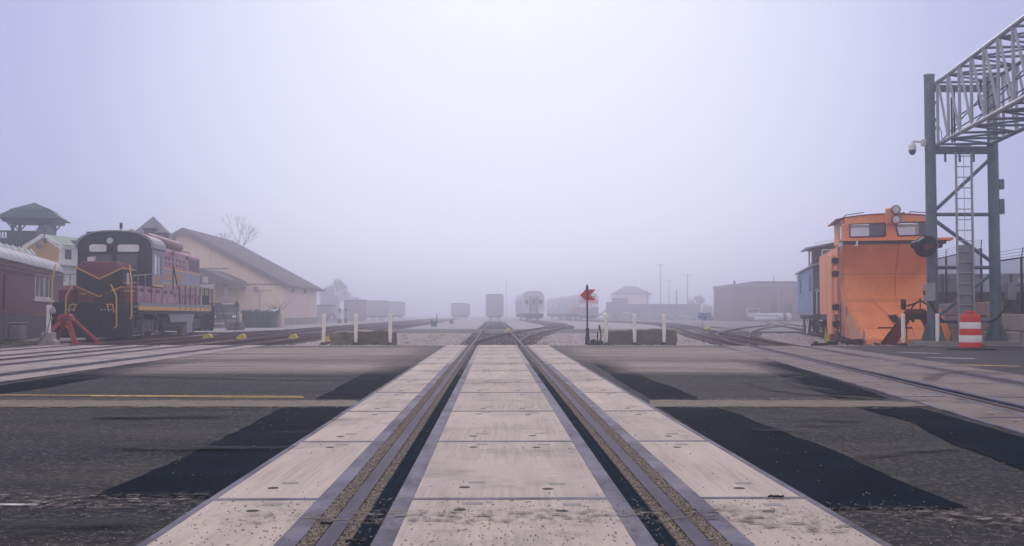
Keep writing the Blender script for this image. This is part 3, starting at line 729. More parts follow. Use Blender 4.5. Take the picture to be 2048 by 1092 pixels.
    def hood(z0, z1, m, name, y0=HY0, y1=HY1, w=HW): return MB().box(-w, w, y0, y1, z0, z1).build(name, m, t)
    hood(1.5, 2.42, purple, 'lower_hood'); hood(2.42, 3.16, bluegrey, 'middle_hood')
    MB().prism([(-HW,3.16),(HW,3.16),(HW,4.02),(.7,4.24),(-.7,4.24),(-HW,4.02)], 'y', HY0, HY1).build('upper_hood', purple, t, bevel=.03)
    for s in (-1, 1):
        x0, x1 = sorted((s*(HW+.002), s*(HW+.02)))
        for z in (2.42, 3.14): MB().box(x0,x1,HY0,HY1,z,z+.065).build('gold_stripe', gold, t)
        first = None
        for k in range(13):     # hood doors
            y = HY0 + .35 + k*.78
            d = MB().box(x0,x1+.01 if s>0 else x1,y,y+.70,1.58,2.36).build('hood_door', purple, t, bevel=.01)
            h = MB().cbox((s*(HW+.04), y+.6, 1.95), (.05,.05,.14)).build('door_handle', darkiron, d)
            if k < 9:
                MB().box(x0,x1,y,y+.70,3.27,3.78).build('hood_door', purple, t, bevel=.01)
                [MB().cbox((s*(HW+.035), y+.08, zz),(.05,.06,.10)).build('hinge', darkiron, t) for zz in (3.40,3.66)]
        for k in range(3):
            y = 13.35 + k*.82; g = MB().box(x0,x1+.006,y,y+.74,3.30,3.86).build('radiator_grille', darkiron, t)
            sl = MB(); 
            for q2 in range(9): sl.box(x0-.0,x1+.018,y+.03,y+.71,3.33+.058*q2,3.345+.058*q2)
            sl.build('louvre', purple, g)
        for y, z in ((6.0,3.95),(9.4,3.95),(12.6,3.9)): MB().cbox((s*(HW+.06), y, z),(.12,.35,.16)).build('lifting_bracket', maroon, t)
        # side boxes below the cab
        x0, x1 = sorted((s*1.0, s*1.5))
        for k in range(5): 
            MB().box(x0,x1,1.02+k*1.32,1.02+k*1.32+1.28,1.5,2.18).build('battery_box', purple, t, bevel=.02)
            mb = MB()
            for q2 in range(5): mb.box(*( (x1,x1+.012) if s>0 else (x0-.012,x0) ),1.02+k*1.32+.2,1.02+k*1.32+.95,1.95+.03*q2,1.965+.03*q2)
            mb.build('vent_slots', darkiron, t)
        # handrails
        mb = MB(); ys = [8.4 + k*1.18 for k in range(7)]
        for y in ys: 
            MB().tube((s*1.53,y,1.25),(s*1.53,y,2.42),.026,6).cbox((s*1.53,y,1.3),(.08,.1,.16)).build('stanchion', black, t)
        MB().path([(s*1.53,8.4,2.42),(s*1.53,15.6,2.42)],.018,6).build('handrail', black, t)
        MB().path([(s*1.55,6.9,2.15),(s*1.55,6.9,3.25),(s*1.55,7.9,2.2)],.03,6).build('grab_rail', black, t)
        MB().path([(s*1.5,.15,2.55),(s*1.5,CY0,2.72)],.018,6).path([(s*1.5,1.0,1.5),(s*1.5,1.0,2.6)],.018).path([(s*1.5,2.1,2.1),(s*1.5,2.1,2.66)],.018).build('handrail', greyp, t)
        # gold grab rails at the corners
        MB().path([(s*1.40,.02,2.98),(s*1.50,-.02,2.35),(s*1.52,-.03,.92),(s*1.45,-.03,.86)],.028,6).build('corner_grab_rail', gold, t)
        MB().path([(s*.72,-.05,2.2),(s*.95,-.08,1.75),(s*.97,-.08,.58),(s*.88,-.08,.5)],.028,6).build('corner_grab_rail', gold, t)
        MB().path([(s*.55,-.05,1.42),(s*.80,-.05,1.42),(s*.86,-.05,1.1)],.022,6).path([(s*.6,-.05,1.42),(s*.66,-.05,1.15)],.022).build('gold_bracket', gold, t)
        MB().path([(s*1.52,L,.6),(s*1.52,L,2.75)],.028,6).build('corner_grab_rail', gold, t)
        MB().path([(s*1.45,L-.2,1.4),(s*1.45,L-.2,2.55)],.028,6).build('corner_post', black, t)
    lettering('1501', .42, gold, (1.526, 4.1, 2.52), (math.pi/2,0,math.pi/2), t, .62, .012)
    lettering('CAPE COD CENTRAL', .44, gold, (HW+.024, 9.2, 2.80), (math.pi/2,0,math.pi/2), t, 1.12, .012)
    # roof gear
    for y in (9.0, 11.6):
        st = MB().lathe([(.42,0),(.42,.34)], (0,y,4.22), 16).build('exhaust_stack_base', darkiron, t)
        MB().lathe([(.20,.34),(.22,.45),(.30,.62),(.30,.86)], (0,y,4.22), 14).build('spark_arrestor', corrug, st, smooth=True)
        MB().box(-.3,.3,y-.3,y+.3,5.06,5.10).build('stack_cap', darkiron, st)
    MB().lathe([(.04,5.9),(.22,5.95),(.27,6.1),(.27,12.0),(.22,12.15),(.04,12.2)], (.62,0,4.42), 16, 'y').build('air_reservoir', maroon, t, smooth=True)
    MB().path([(.5,12.2,4.30),(.5,15.2,4.34),(.5,15.6,4.2)],.04,6).build('roof_pipe', maroon, t)
    MB().lathe([(.5,0),(.5,.1)], (0,14.4,4.23), 20).build('radiator_fan', maroon, t)
    MB().box(-.5,.5,16.0,16.5,1.5,2.4).build('rear_box', whitep, t); MB().cbox((1.2,16.3,1.8),(.3,.3,.5)).build('rear_lamp', black, t)
    MB().cbox((1.25,15.9,2.9),(.3,.05,.35)).cbox((1.2,16.6,2.55),(.7,.05,.24)).build('rear_sign', whitep, t)
    # fuel tank and skirt
    MB().prism([(-1.3,.45),(-1.1,.3),(1.1,.3),(1.3,.45),(1.3,1.05),(-1.3,1.05)],'y',6.2,10.6).build('fuel_tank', black, t, bevel=.03)
    for s in (-1,1):
        x0, x1 = sorted((s*1.42, s*1.47)); MB().prism([(6.3,1.2),(12.4,1.2),(11.7,.66),(7.0,.66)],'x',x0,x1).build('skirt', greyp, t)
        x0, x1 = sorted((s*1.2, s*1.45)); MB().box(x0,x1,10.5,11.7,.12,.655).build('battery_case', greyp, t)
    # bogies
    for yc in (3.55, 13.45):
        for dy in (-1.35, 1.35): wheelset(t, 'wheelset', 0, yc+dy, .5)
        for s in (-1, 1):
            mb = MB().beam((s*1.08,yc-1.9,.66),(s*1.08,yc+1.9,.66),.16,.22).beam((s*1.08,yc-.9,.5),(s*1.08,yc+.9,.5),.2,.3)
            for dy in (-1.35,1.35): mb.cbox((s*1.12,yc+dy,.5),(.22,.5,.42)).lathe([(.16,s*1.22),(.16,s*1.30)],(0,yc+dy,.5),12,'x')
            mb.build('bogie_frame', darkiron, t)
            for dy in (-.55,-.2,.2,.55,-1.0,1.0): 
                MB().lathe([(.09,.3),(.11,.4),(.09,.5),(.11,.6),(.09,.7),(.11,.8)],(s*1.15,yc+dy,0),8).build('spring', corrug, t)
            for dy in (-1.35,1.35):
                MB().tube((s*1.2,yc+dy-.2,1.0),(s*1.2,yc+dy+.25,1.0),.09,10).tube((s*1.25,yc+dy-.25,1.0),(s*1.25,yc+dy-.2,1.0),.07,10).build('brake_cylinder', corrug, t)
                MB().path([(s*1.28,yc+dy-.4,1.0),(s*1.3,yc+dy-.45,.5),(s*1.28,yc+dy-.1,.2),(s*1.3,yc+dy+.5,.18)],.025,5).path([(s*1.3,yc+dy+.35,1.05),(s*1.3,yc+dy+.3,.25)],.025,5).build('brake_rigging', corrug, t)
    return t
loco()

def bumping_post(lab, m, loc, rot, k=1.0, wide=.16):
    t = thing('track_bumper', lab, 'track bumper', loc, rot)
    h = 1.05*k
    for s in (-1, 1):
        MB().beam((s*.72, -.05, .04), (s*.16, -.1, h), wide, .09, (0,1,0)).build('front_leg', m, t)
        MB().beam((s*.80, 1.25, .04), (s*.16, .0, h), wide*.8, .09, (0,1,0)).build('rear_leg', m, t)
        MB().cbox((s*.74, -.05, .03), (.26,.3,.05)).cbox((s*.8,1.25,.03),(.24,.3,.05)).build('foot', m, t)
    MB().cbox((0,-.08,h-.02),(.58,.30,.2)).build('buffer_head', m, t, bevel=.05)
    MB().cbox((0,-.08,h-.19),(.42,.24,.10)).build('head_plate', darkiron, t)
    return t
def loco_bumper():
    t = thing('track_bumper', 'salmon red three legged track bumper in front of the maroon locomotive', 'track bumper', (TL3(38.6)+.10, 38.6, LZ-.03), .094)
    hx, hz = -.28, .98
    MB().beam((hx-.04,0,hz),(-1.05,-.5,.06),.14,.09,(0,1,.2)).build('leg', bump_red, t)
    MB().beam((hx+.02,0,hz),(.22,-.6,.0),.17,.09,(0,1,.2)).build('leg', bump_red, t)
    MB().beam((hx+.12,.05,hz),(.86,.1,.02),.09,.07,(0,1,.2)).build('leg', bump_red, t)
    MB().beam((hx-.1,.2,hz-.1),(-.95,1.0,.05),.14,.09,(0,1,.2)).build('leg', bump_red, t)
    MB().prism([(hx-.34,hz-.16),(hx+.30,hz-.16),(hx+.24,hz+.05),(hx+.12,hz+.10),(hx-.15,hz+.10),(hx-.28,hz+.02)],'y',-.16,.12).build('head', bump_red, t, bevel=.03)
    MB().cbox((hx,-.17,hz-.10),(.30,.03,.06)).build('head_plate', darkiron, t)
    MB().cbox((.25,-.6,.0),(.34,.3,.07)).cbox((.86,.1,.0),(.2,.3,.07)).build('foot', bump_red, t)
loco_bumper()

# ================================================================== white post left
t = thing('post', 'white wooden post in a concrete footing at the left beside the track bumper', 'post', (PX(98.5,33.0), 33.0, YG+.12))
MB().box(-.055,.055,-.06,.06,.3,1.28).build('shaft', whitep, t, bevel=.01)
MB().prism([(-.30,0),(.30,0),(.29,.14),(.17,.2),(.17,.42),(-.15,.42),(-.15,.2),(-.28,.14)],'y',-.2,.2).build('footing', concrete_g, t, bevel=.03)
MB().path([(-.30,-.22,.02),(-.12,-.22,.22),(.04,-.21,.42),(.10,-.1,.9),(.07,-.05,1.15)],.012,5).build('cable', darkiron, t)
MB().lathe([(.02,0),(.09,.03),(.10,.12),(.05,.2),(.02,.24)],(.14,-.06,1.0),10).build('rope_coil', concrete_g, t, smooth=True)

# ================================================================== orange snow plough
def plough():
    D0 = 35.5
    t = thing('snow_plough', 'orange railway snow plough with a tall riveted blade and a windowed cab on top', 'snow plough', (TP(D0), D0, -.05), -math.atan(.2))
    # blade: grid surface with thickness
    nu, nv = 26, 30; ZB, ZT = .10, 3.30
    def S_(u, v):
        # outline
        if v < .48: xl = -.98 - (.55) * (v / .48)
        else: xl = -1.53
        if v < .10: xr = 1.42 + .12 * (v / .10)
        else: xr = 1.54 - .0*v
        x = xl + (xr - xl) * u
        c = (x / 1.5)
        vm = .50 + .26 * min(1, abs(c)) ** 1.3; k = 1 - .40 * min(1, abs(c)) ** 1.5
        y = (.62 - 2.75 * k * (1 - v / vm) ** 1.75 - .10) if v < vm else (.52 - 1.0 * ((v - vm) / (1 - vm)) ** 1.6)
        return (x, y, ZB + (ZT - ZB) * v)
    mb = MB(); vs = []; fs = []
    for j in range(nv + 1):
        for i in range(nu + 1): vs.append(S_(i/nu, j/nv))
    off = len(vs)
    vs += [(x, y + .06, z) for x, y, z in vs]
    for j in range(nv):
        for i in range(nu):
            a = j*(nu+1)+i; fs.append((a, a+1, a+nu+2, a+nu+1)); fs.append((off+a+nu+1, off+a+nu+2, off+a+1, off+a))
    for i in range(nu):
        a = i; fs.append((a+1, a, off+a, off+a+1)); a = nv*(nu+1)+i; fs.append((a, a+1, off+a+1, off+a))
    for j in range(nv):
        a = j*(nu+1); b2 = a+nu+1; fs.append((a, b2, off+b2, off+a)); a += nu; b2 = a+nu+1; fs.append((b2, a, off+a, off+b2))
    mb.add(vs, fs); mb.build('blade', orange, t, smooth=True)
    # rivets in rows
    rv = MB()
    def riv(u, v, r=.019):
        x, y, z = S_(u, v); rv.add([(x-r,y-.002,z),(x,y-.002,z-r),(x+r,y-.002,z),(x,y-.002,z+r),(x,y-.016,z)], [(0,1,4),(1,2,4),(2,3,4),(3,0,4)])
    for k in range(48): riv(.02+.96*k/47, .425); riv(.03+.96*k/47, .405); riv(.02+.96*k/47, .70)
    for k in range(40): riv(.015, .03+.94*k/39); riv(.985, .03+.94*k/39); riv(.035, .03+.94*k/39)
    for k in range(22): riv(.02+.8*k/21, .12); riv(.30+.01*k, .42-.3*k/21); riv(.30+.01*k+.02, .42-.3*k/21); riv(.56+.012*k,.36-.005*k)
    for k in range(26): riv(.62, .03+.34*k/25)
    rv.build('rivet', signal_red, t, kind='stuff')
    MB().add([*(lambda p: [(p[0]-.006,p[1]-.012,p[2]) for p in p])([S_(.585,.42+.58*k/8) for k in range(9)]), *(lambda p: [(p[0]+.006,p[1]-.012,p[2]) for p in p])([S_(.585,.42+.58*k/8) for k in range(9)])],
             [(k,k+9,k+10,k+1) for k in range(8)]).build('centre_seam', signal_red, t)
    # cutting edge along the bottom
    for (a, b, z0, z1) in ((0,.24,-.02,.16),(.25,.47,.02,.16),(.48,.99,-.04,.16)):
        p, q = S_(a, 0), S_(b, 0); n = 5; pts = [S_(a+(b-a)*k/n, .0) for k in range(n+1)]
        m2 = MB()
        for c, d in zip(pts, pts[1:]): m2.add([(c[0],c[1]-.05,z0),(d[0],d[1]-.05,z0),(d[0],d[1]-.03,z1),(c[0],c[1]-.03,z1),(c[0],c[1]+.03,z0),(d[0],d[1]+.03,z0),(d[0],d[1]+.03,z1),(c[0],c[1]+.03,z1)],[(0,1,2,3),(7,6,5,4),(0,4,5,1),(3,2,6,7),(0,3,7,4),(1,5,6,2)])
        m2.build('cutting_edge', orange, t)
    x, y, z = S_(.48, .13); MB().cbox((x-.15, y-.03, z),(1.05,.06,.05)).cbox((x-.1,y-.05,z-.12),(.35,.03,.05)).build('edge_bar', signal_red, t)
    hq = [S_(u_, v_) for u_, v_ in ((.415,.255),(.515,.265),(.535,.185),(.435,.18))]
    MB().add([(p[0],p[1]-.06,p[2]) for p in hq] + [(p[0],p[1]+.02,p[2]) for p in hq], [(0,1,2,3),(7,6,5,4),(0,4,5,1),(1,5,6,2),(2,6,7,3),(3,7,4,0)]).build('coupler_hatch', black, t)
    # right lower flare
    MB().prism([(1.38,.12),(1.62,-.0),(1.74,.30),(1.46,1.15),(1.40,1.15)],'y',-1.0,-.94).build('right_flare', orange, t)
    m2 = MB()
    for q in ((1.52,.2),(1.6,.12),(1.5,.35),(1.62,.3),(1.45,.55),(1.5,.7),(1.42,.9)): m2.cbox((q[0],-1.01,q[1]),(.03,.02,.03))
    m2.build('bolt', signal_red, t)
    # left side: vertical edge strip and folded wing
    MB().beam((-1.56, .45, .35),(-1.56,.45,3.28),.10,.16,(0,1,0)).build('edge_strip', pinkor, t)
    pl = [(-.2,.22),(-2.05,.10)] 
    MB().add([(-1.56,.50,.24),(-1.55,.45,1.7),S_(0,.48),S_(0,.3),S_(0,.15),S_(0,.02),(-1.30,-.6,.12)],[(0,1,2,3,4,5,6)]).build('side_gusset', pinkor, t)
    MB().prism([(.55,.30),(2.5,.16),(2.5,2.9),(2.0,3.12),(.9,3.02),(.55,2.7)],'x',-1.80,-1.72).build('wing', orange, t, bevel=.015)
    MB().add([(-1.80,2.5,3.05),(-1.66,.55,2.6),(-1.66,.6,3.0),(-1.80,2.3,3.16)],[(0,1,2,3)]).build('wing_lip', orange, t)
    for z in (.62, 1.2, 2.35, 3.0 - .2):
        MB().cbox((-1.70,.42,z),(.22,.20,.18)).cbox((-1.70,.32,z),(.05,.1,.26)).build('wing_hinge', darkiron, t)
    m2 = MB()
    for k in range(30):
        for y in (.62, 2.42): m2.cbox((-1.805, y, .35+2.4*k/29),(.02,.03,.03))
        m2.cbox((-1.60,.36,.45+2.75*k/29),(.06,.02,.02))
    m2.build('rivet', signal_red, t, kind='stuff')
    MB().path([(-1.55,.30,1.35),(-1.55,.28,.15)],.012).path([(-1.4,-.1,1.2),(-1.38,-.15,.2)],.012).build('chain_rod', darkiron, t)
    MB().cbox((-1.42,.1,.42),(.12,.04,.5)).cbox((-1.15,-.5,.42),(.12,.04,.5)).build('grey_slot', corrug, t)
    # cab
    Y0, Y1 = -.02, 2.6; X = 1.5; Z0, Z1 = 3.42, 4.22
    wl = (-1.22,-.10,3.60,4.06); 
    cr = lambda x: Z1 + .12 * (1 - (x/1.5)**2)
    # front wall pieces round two windows
    w1 = [(-1.25,3.58),(-.10,3.60),(-.10,4.06),(-1.25,4.03)]; w2 = [(.32,3.60),(1.36,3.62),(1.25,4.06),(.22,4.06)]
    mb = MB()
    mb.prism([(-1.5,Z0),(-1.25,Z0),(-1.25,4.16),(-1.42,4.2)],'y',Y0,Y0+.05)
    mb.prism([(-1.25,Z0),(1.36,Z0),(1.36,3.62),(.32,3.60),(-.10,3.60),(-1.25,3.58)],'y',Y0,Y0+.05)
    mb.prism([(-.10,3.60),(.32,3.60),(.22,4.06),(-.10,4.06)],'y',Y0,Y0+.05)
    mb.prism([(1.36,Z0),(1.5,Z0),(1.45,4.22),(1.25,4.06),(1.36,3.62)],'y',Y0,Y0+.05)
    mb.build('cab_front', orange, t)
    top = [(-1.42,4.03)] + [(-1.25,4.03),(-.10,4.06),(.22,4.06),(1.25,4.06),(1.45,4.06)] + [(x, cr(x)) for x in (1.45,1.1,.7,.3,-.1,-.5,-.9,-1.42)]
    MB().prism(top,'y',Y0-.03,Y0+.02).build('cab_header', orange, t)
    for wv, m in ((w1, glassd),(w2, glassl)):
        w = MB().prism(wv,'y',Y0+.02,Y0+.03).build('windscreen', clear_glass, t)
        f = MB()
        for a, b in zip(wv, wv[1:]+wv[:1]): f.beam((a[0],Y0-.015,a[1]),(b[0],Y0-.015,b[1]),.045,.03,(0,1,0))
        f.build('window_frame', darkiron, w)
    x0 = -.62; MB().prism([(x0,3.61),(-.12,3.62),(-.12,4.04),(x0,4.03)],'y',Y0+.008,Y0+.018).build('blind', mat('grey_blind', (.12,.12,.19), .6), t)
    MB().prism([(.98,3.64),(1.31,3.65),(1.22,4.04),(.98,4.04)],'y',Y0+.008,Y0+.018).build('blind', MATS['grey_blind'], t)
    for s in (-1, 1):
        a, b = sorted((s*1.46, s*1.5)); MB().box(a,b,Y0+.05,Y1,Z0,3.56).box(a,b,Y0+.05,Y1,4.05,4.2).box(a,b,Y0+.05,.25,3.56,4.05).box(a,b,1.1,Y1,3.56,4.05).build('cab_side', orange, t)
        a, b = sorted((s*1.47, s*1.48)); w = MB().box(a,b,.25,1.1,3.56,4.05).build('side_window', glassd, t)
    MB().box(-1.5,1.5,Y1-.05,Y1,Z0,3.58).box(-1.5,1.5,Y1-.05,Y1,4.10,4.2).box(-1.5,-1.3,Y1-.05,Y1,3.58,4.10).box(1.3,1.5,Y1-.05,Y1,3.58,4.10).box(-.04,.04,Y1-.05,Y1,3.58,4.10).build('cab_rear', orange, t)
    for q0 in (-1.3, .04): MB().box(q0,q0+1.26,Y1-.03,Y1-.02,3.58,4.10).build('rear_window', clear_glass, t)
    mb = MB(); xs = [-1.72,-1.45,-1.0,-.5,0,.5,1.0,1.45,1.55]
    for a, b in zip(xs, xs[1:]):
        za, zb_ = (cr(a) if abs(a)<1.5 else 4.16), (cr(b) if abs(b)<1.5 else 4.18)
        mb.prism([(a,za),(b,zb_),(b,zb_+.04),(a,za+.04)],'y',Y0-.06,Y1+.1)
    mb.build('cab_roof', signal_red, t)
    # dark shelf under the cab and the side ledge
    MB().box(-1.5,1.75,-.50,.55,3.30,3.42).build('shelf', darkiron, t)
    MB().box(-1.62,1.9,-.54,.3,3.422,3.46).build('shelf_lip', orange, t)
    MB().add([(-1.64,.0,3.28),(-1.05,-.56,3.24),(-1.05,-.56,3.42),(-1.64,.0,3.46)],[(0,1,2,3)]).build('white_ledge', whitep, t)
    MB().box(1.5,2.05,-.1,.6,3.44,3.53).build('side_ledge', orange, t)
    MB().box(1.45,1.72,-.05,.5,3.20,3.42).build('ledge_bracket', darkiron, t)
    # headlights
    MB().box(-.10,.16,-.30,-.04,4.0,4.52).build('headlight_box', orange, t, bevel=.02)
    for z in (4.12, 4.46): 
        h = MB().lathe([(.155,-.42),(.165,-.26),(.12,-.1)],(.20,0,z),18,'y').build('headlight', signal_red, t, smooth=True)
        MB().lathe([(.125,-.43),(.11,-.435)],(.20,0,z),16,'y').build('lens', silver, h)
        MB().lathe([(.05,-.45),(.045,-.44)],(.20,0,z),10,'y').build('bulb', whitep, h)
    MB().path([(-1.45,.2,4.26),(-1.35,.2,4.36),(-.75,.2,4.44)],.016).build('roof_grab', darkiron, t)
    MB().path([(.72,.2,4.30),(.75,.2,4.44),(1.4,.2,4.38)],.016).build('roof_grab', darkiron, t)
    MB().cbox((.48,.2,4.36),(.16,.12,.08)).path([(.40,.2,4.36),(.56,.2,4.42)],.02).build('roof_horn', darkiron, t)
    # body behind
    MB().box(-1.45,1.45,.62,9.2,.95,3.40).build('body', orange, t)
    MB().box(-1.4,1.4,.3,9.4,.72,.95).build('underframe', black, t)
    for y in (2.2, 4.0, 6.6, 8.4): wheelset(t, 'wheelset', 0, y, .42)
    for s in (-1, 1): [MB().beam((s*1.0,q0,.5),(s*1.0,q0+3,.5),.15,.25).build('bogie_frame', darkiron, t) for q0 in (1.6,6.0)]
    # jack and brake gear on the blade
    bx, by, bz = .62, -2.12, 1.02
    m2 = MB().path([(bx-.40,by,bz-.1),(bx-.18,by,bz+.25),(bx,by,bz+.38),(bx+.2,by,bz+.25),(bx+.38,by,bz+.05),(bx+.36,by,bz-.3)],.028,6).path([(bx-.45,by,bz+.02),(bx+.40,by,bz+.02)],.022).path([(bx,by,bz+.02),(bx,by,bz+.46)],.022)
    m2.path([(bx-.38,by,bz-.05),(bx-.2,by,bz-.3)],.05).path([(bx+.3,by,bz),(bx+.1,by,bz-.3)],.045).path([(bx-.4,by,bz+.2),(bx-.1,by,bz+.3)],.03).cbox((bx,by,bz-.12),(.5,.12,.12)); m2.build('hand_winch', darkiron, t)
    MB().lathe([(.17,-.06),(.17,.06)],(bx-.5,by+.04,bz+.25),14,'x').build('winch_drum', darkiron, t)
    MB().path([(bx-.42,by,bz-.1),(bx-.42,by,-.05)],.02).path([(bx+.38,by,-.0),(bx+.36,by,bz-.35)],.012).build('winch_rod', darkiron, t)
    MB().lathe([(.05,0),(.10,.05),(.09,.2),(.03,.3)],(bx+.38,by-.02,.28),10).build('hook', darkiron, t)
    return t
plough()
bx_, by_ = PX(1829, 31.9), 31.9
bumping_post('dark maroon track bumper right in front of the orange plough blade', bumpr_maroon, (bx_, by_, YG+.10), -.25, 1.04, .26)

# ================================================================== blue caboose
def caboose():
    t = thing('caboose', 'blue railway caboose with a dark cupola, coupled behind the orange plough', 'caboose', (TP(47)-.02, 47, -.06), -math.atan(.2))
    L = 9.5
    for s in (-1, 1):
        a, b = sorted((s*1.47, s*1.5))
        mb = MB(); spans = ((.9,1.7),(6.9,7.7)); y = 0
        for y0, y1 in spans: mb.box(a,b,y,y0,1.12,3.12); mb.box(a,b,y0,y1,1.12,2.05); mb.box(a,b,y0,y1,2.75,3.12); y = y1
        mb.box(a,b,y,L,1.12,3.12); mb.build('side_wall', blue, t)
        for y0, y1 in spans:
            aa, bb = sorted((s*1.475, s*1.485)); w = MB().box(aa,bb,y0,y1,2.05,2.75).build('side_window', glassd, t)
            f = MB(); aa, bb = sorted((s*1.5, s*1.53))
            for q in ((y0-.05,y0,2.0,2.8),(y1,y1+.05,2.0,2.8),(y0,y1,2.0,2.05),(y0,y1,2.75,2.8)): f.box(aa,bb,*q)
            f.build('window_frame', bluegrey, w)
        aa, bb = sorted((s*1.5, s*1.515))
        for k in range(9): MB().box(aa,bb,.1+k*1.15,.14+k*1.15,1.14,3.1).build('seam_strip', blue, t)
        MB().box(aa,bb,0,L,.92,1.12).build('sill_plate', bluegrey, t)
        MB().path([(s*1.53,L-.1,1.2),(s*1.56,L-.1,3.1)],.02).path([(s*1.53,.1,1.2),(s*1.53,.1,2.0),(s*1.3,-.1,2.1)],.02).build('grab_iron', whitep, t)
    m = MB(); xs = -1.518
    for yy, z0, z1 in ((3.2,2.5,3.0),(3.2,1.6,2.0),(3.4,2.1,2.3)): m.box(xs,xs+.01,yy,yy+.1,z0,z1)
    m.build('white_mark', whitep, t)
    lettering('C&O', .34, whitep, (-1.522, 3.3, 2.2), (math.pi/2,0,-math.pi/2), t, .6) if False else None
    MB().box(-1.5,1.5,-.0,.04,.95,3.12).build('end_wall', blued, t); MB().box(-1.5,1.5,L-.04,L,.95,3.12).build('end_wall', blued, t)
    d = MB().box(-.38,.38,-.03,-.001,1.15,3.0).build('end_door', signal_red, t); MB().box(-.25,.25,-.045,-.031,2.1,2.75).build('door_window', glassd, d)
    MB().path([(-1.35,-.1,1.0),(-1.35,-.1,2.0),(1.35,-.1,2.0)],.02).build('end_rail', whitep, t)
    mb = MB()
    for x0, x1, z0, z1 in ((-1.62,-.9,3.10,3.32),(-.9,0,3.32,3.46),(0,.9,3.46,3.32),(.9,1.62,3.32,3.10)): mb.prism([(x0,z0),(x1,z1),(x1,z1+.07),(x0,z0+.07)],'y',-.5,L+.5)
    mb.build('roof', bluegrey, t)
    # cupola
    MB().prism([(-1.42,3.2),(1.42,3.2),(1.42,4.02),(0,4.28),(-1.42,4.02)],'y',1.0,3.4).build('cupola', darkiron, t)
    mb = MB(); mb.prism([(-1.75,3.96),(0,4.30),(0,4.36),(-1.75,4.02)],'y',.8,3.6).prism([(0,4.30),(1.75,3.96),(1.75,4.02),(0,4.36)],'y',.8,3.6); mb.build('cupola_roof', bluegrey, t)
    w = MB().box(-1.0,-.35,.98,.995,3.38,3.92).build('cupola_window', glassd, t)
    MB().path([(-1.0,.97,3.38),(-.35,.97,3.38),(-.35,.97,3.92),(-1.0,.97,3.92),(-1.0,.97,3.38)],.025).build('window_frame', whitep, w)
    w = MB().box(.35,1.0,.98,.995,3.38,3.92).build('cupola_window', glassd, t)
    w = MB().box(-1.44,-1.421,1.4,2.3,3.35,3.92).build('cupola_side_window', glassl, t)
    MB().box(-1.44,-1.421,1.3,2.6,3.0,3.34).build('cupola_panel', bluegrey, t)
    MB().path([(-1.3,1.0,4.12),(-1.3,1.0,4.24),(-.2,1.0,4.42)],.018).build('roof_grab', whitep, t)
    MB().lathe([(.07,0),(.07,.35)],(-1.1,4.6,3.3),8).build('smoke_jack', darkiron, t)
    # underside
    MB().box(-1.35,1.35,-.6,L+.6,.72,.95).build('underframe', black, t)
    for y in (1.4, 2.9, 6.9, 8.3): wheelset(t, 'wheelset', 0, y, .4)
    for s in (-1, 1): [MB().beam((s*1.02,q0,.5),(s*1.02,q0+2.5,.5),.15,.3).build('bogie_frame', darkiron, t) for q0 in (.9,6.4)]
    MB().prism([(6.2,.05),(7.6,.05),(7.4,.8),(6.4,.8)],'x',-1.42,-1.36).build('side_frame', black, t)
    MB().prism([(2.9,.0),(4.3,.0),(4.1,.72),(3.1,.72)],'x',-1.42,-1.36).build('side_frame', black, t)
    MB().add([(-1.46,3.9,.05),(-1.46,4.8,.02),(-1.46,3.3,.72),(-1.46,3.0,.7)],[(0,1,2,3)]).build('canvas_scrap', whitep, t)
    for x in (-.9,-.35): MB().box(x-.2,x+.2,-1.1,-1.0,-.12,.32).build('red_flag_board', target_red, t)
    for x in (-1.2,1.2): MB().box(x-.25,x+.25,-.6,-.1,.25,.3).box(x-.25,x+.25,-.6,-.1,.55,.6).build('step', black, t)
caboose()
# yellow derail marker and black derail by the plough
x, y, z = G(1648, 692)
t = thing('derail', 'black derail device with an upright yellow A shaped marker left of the orange plough', 'derail', (PX(1650,31.6), 31.6, YG+.05))
MB().cbox((-.1,0,.12),(.6,.35,.16)).cbox((.2,0,.16),(.3,.2,.2)).cbox((-.3,0,.2),(.12,.2,.1)).build('base', black, t, bevel=.03)
MB().beam((-.02,0,.14),(.03,0,.66),.05,.04,(0,1,0)).beam((.12,0,.12),(.02,0,.66),.07,.04,(0,1,0)).build('marker', yel, t)
MB().tube((PX(1727,31.4),31.4,YG),(PX(1727,31.4),31.4,.42),.022,6).build('stake', greyp, label='thin grey stake in front of the left corner of the orange blade', cat='stake')
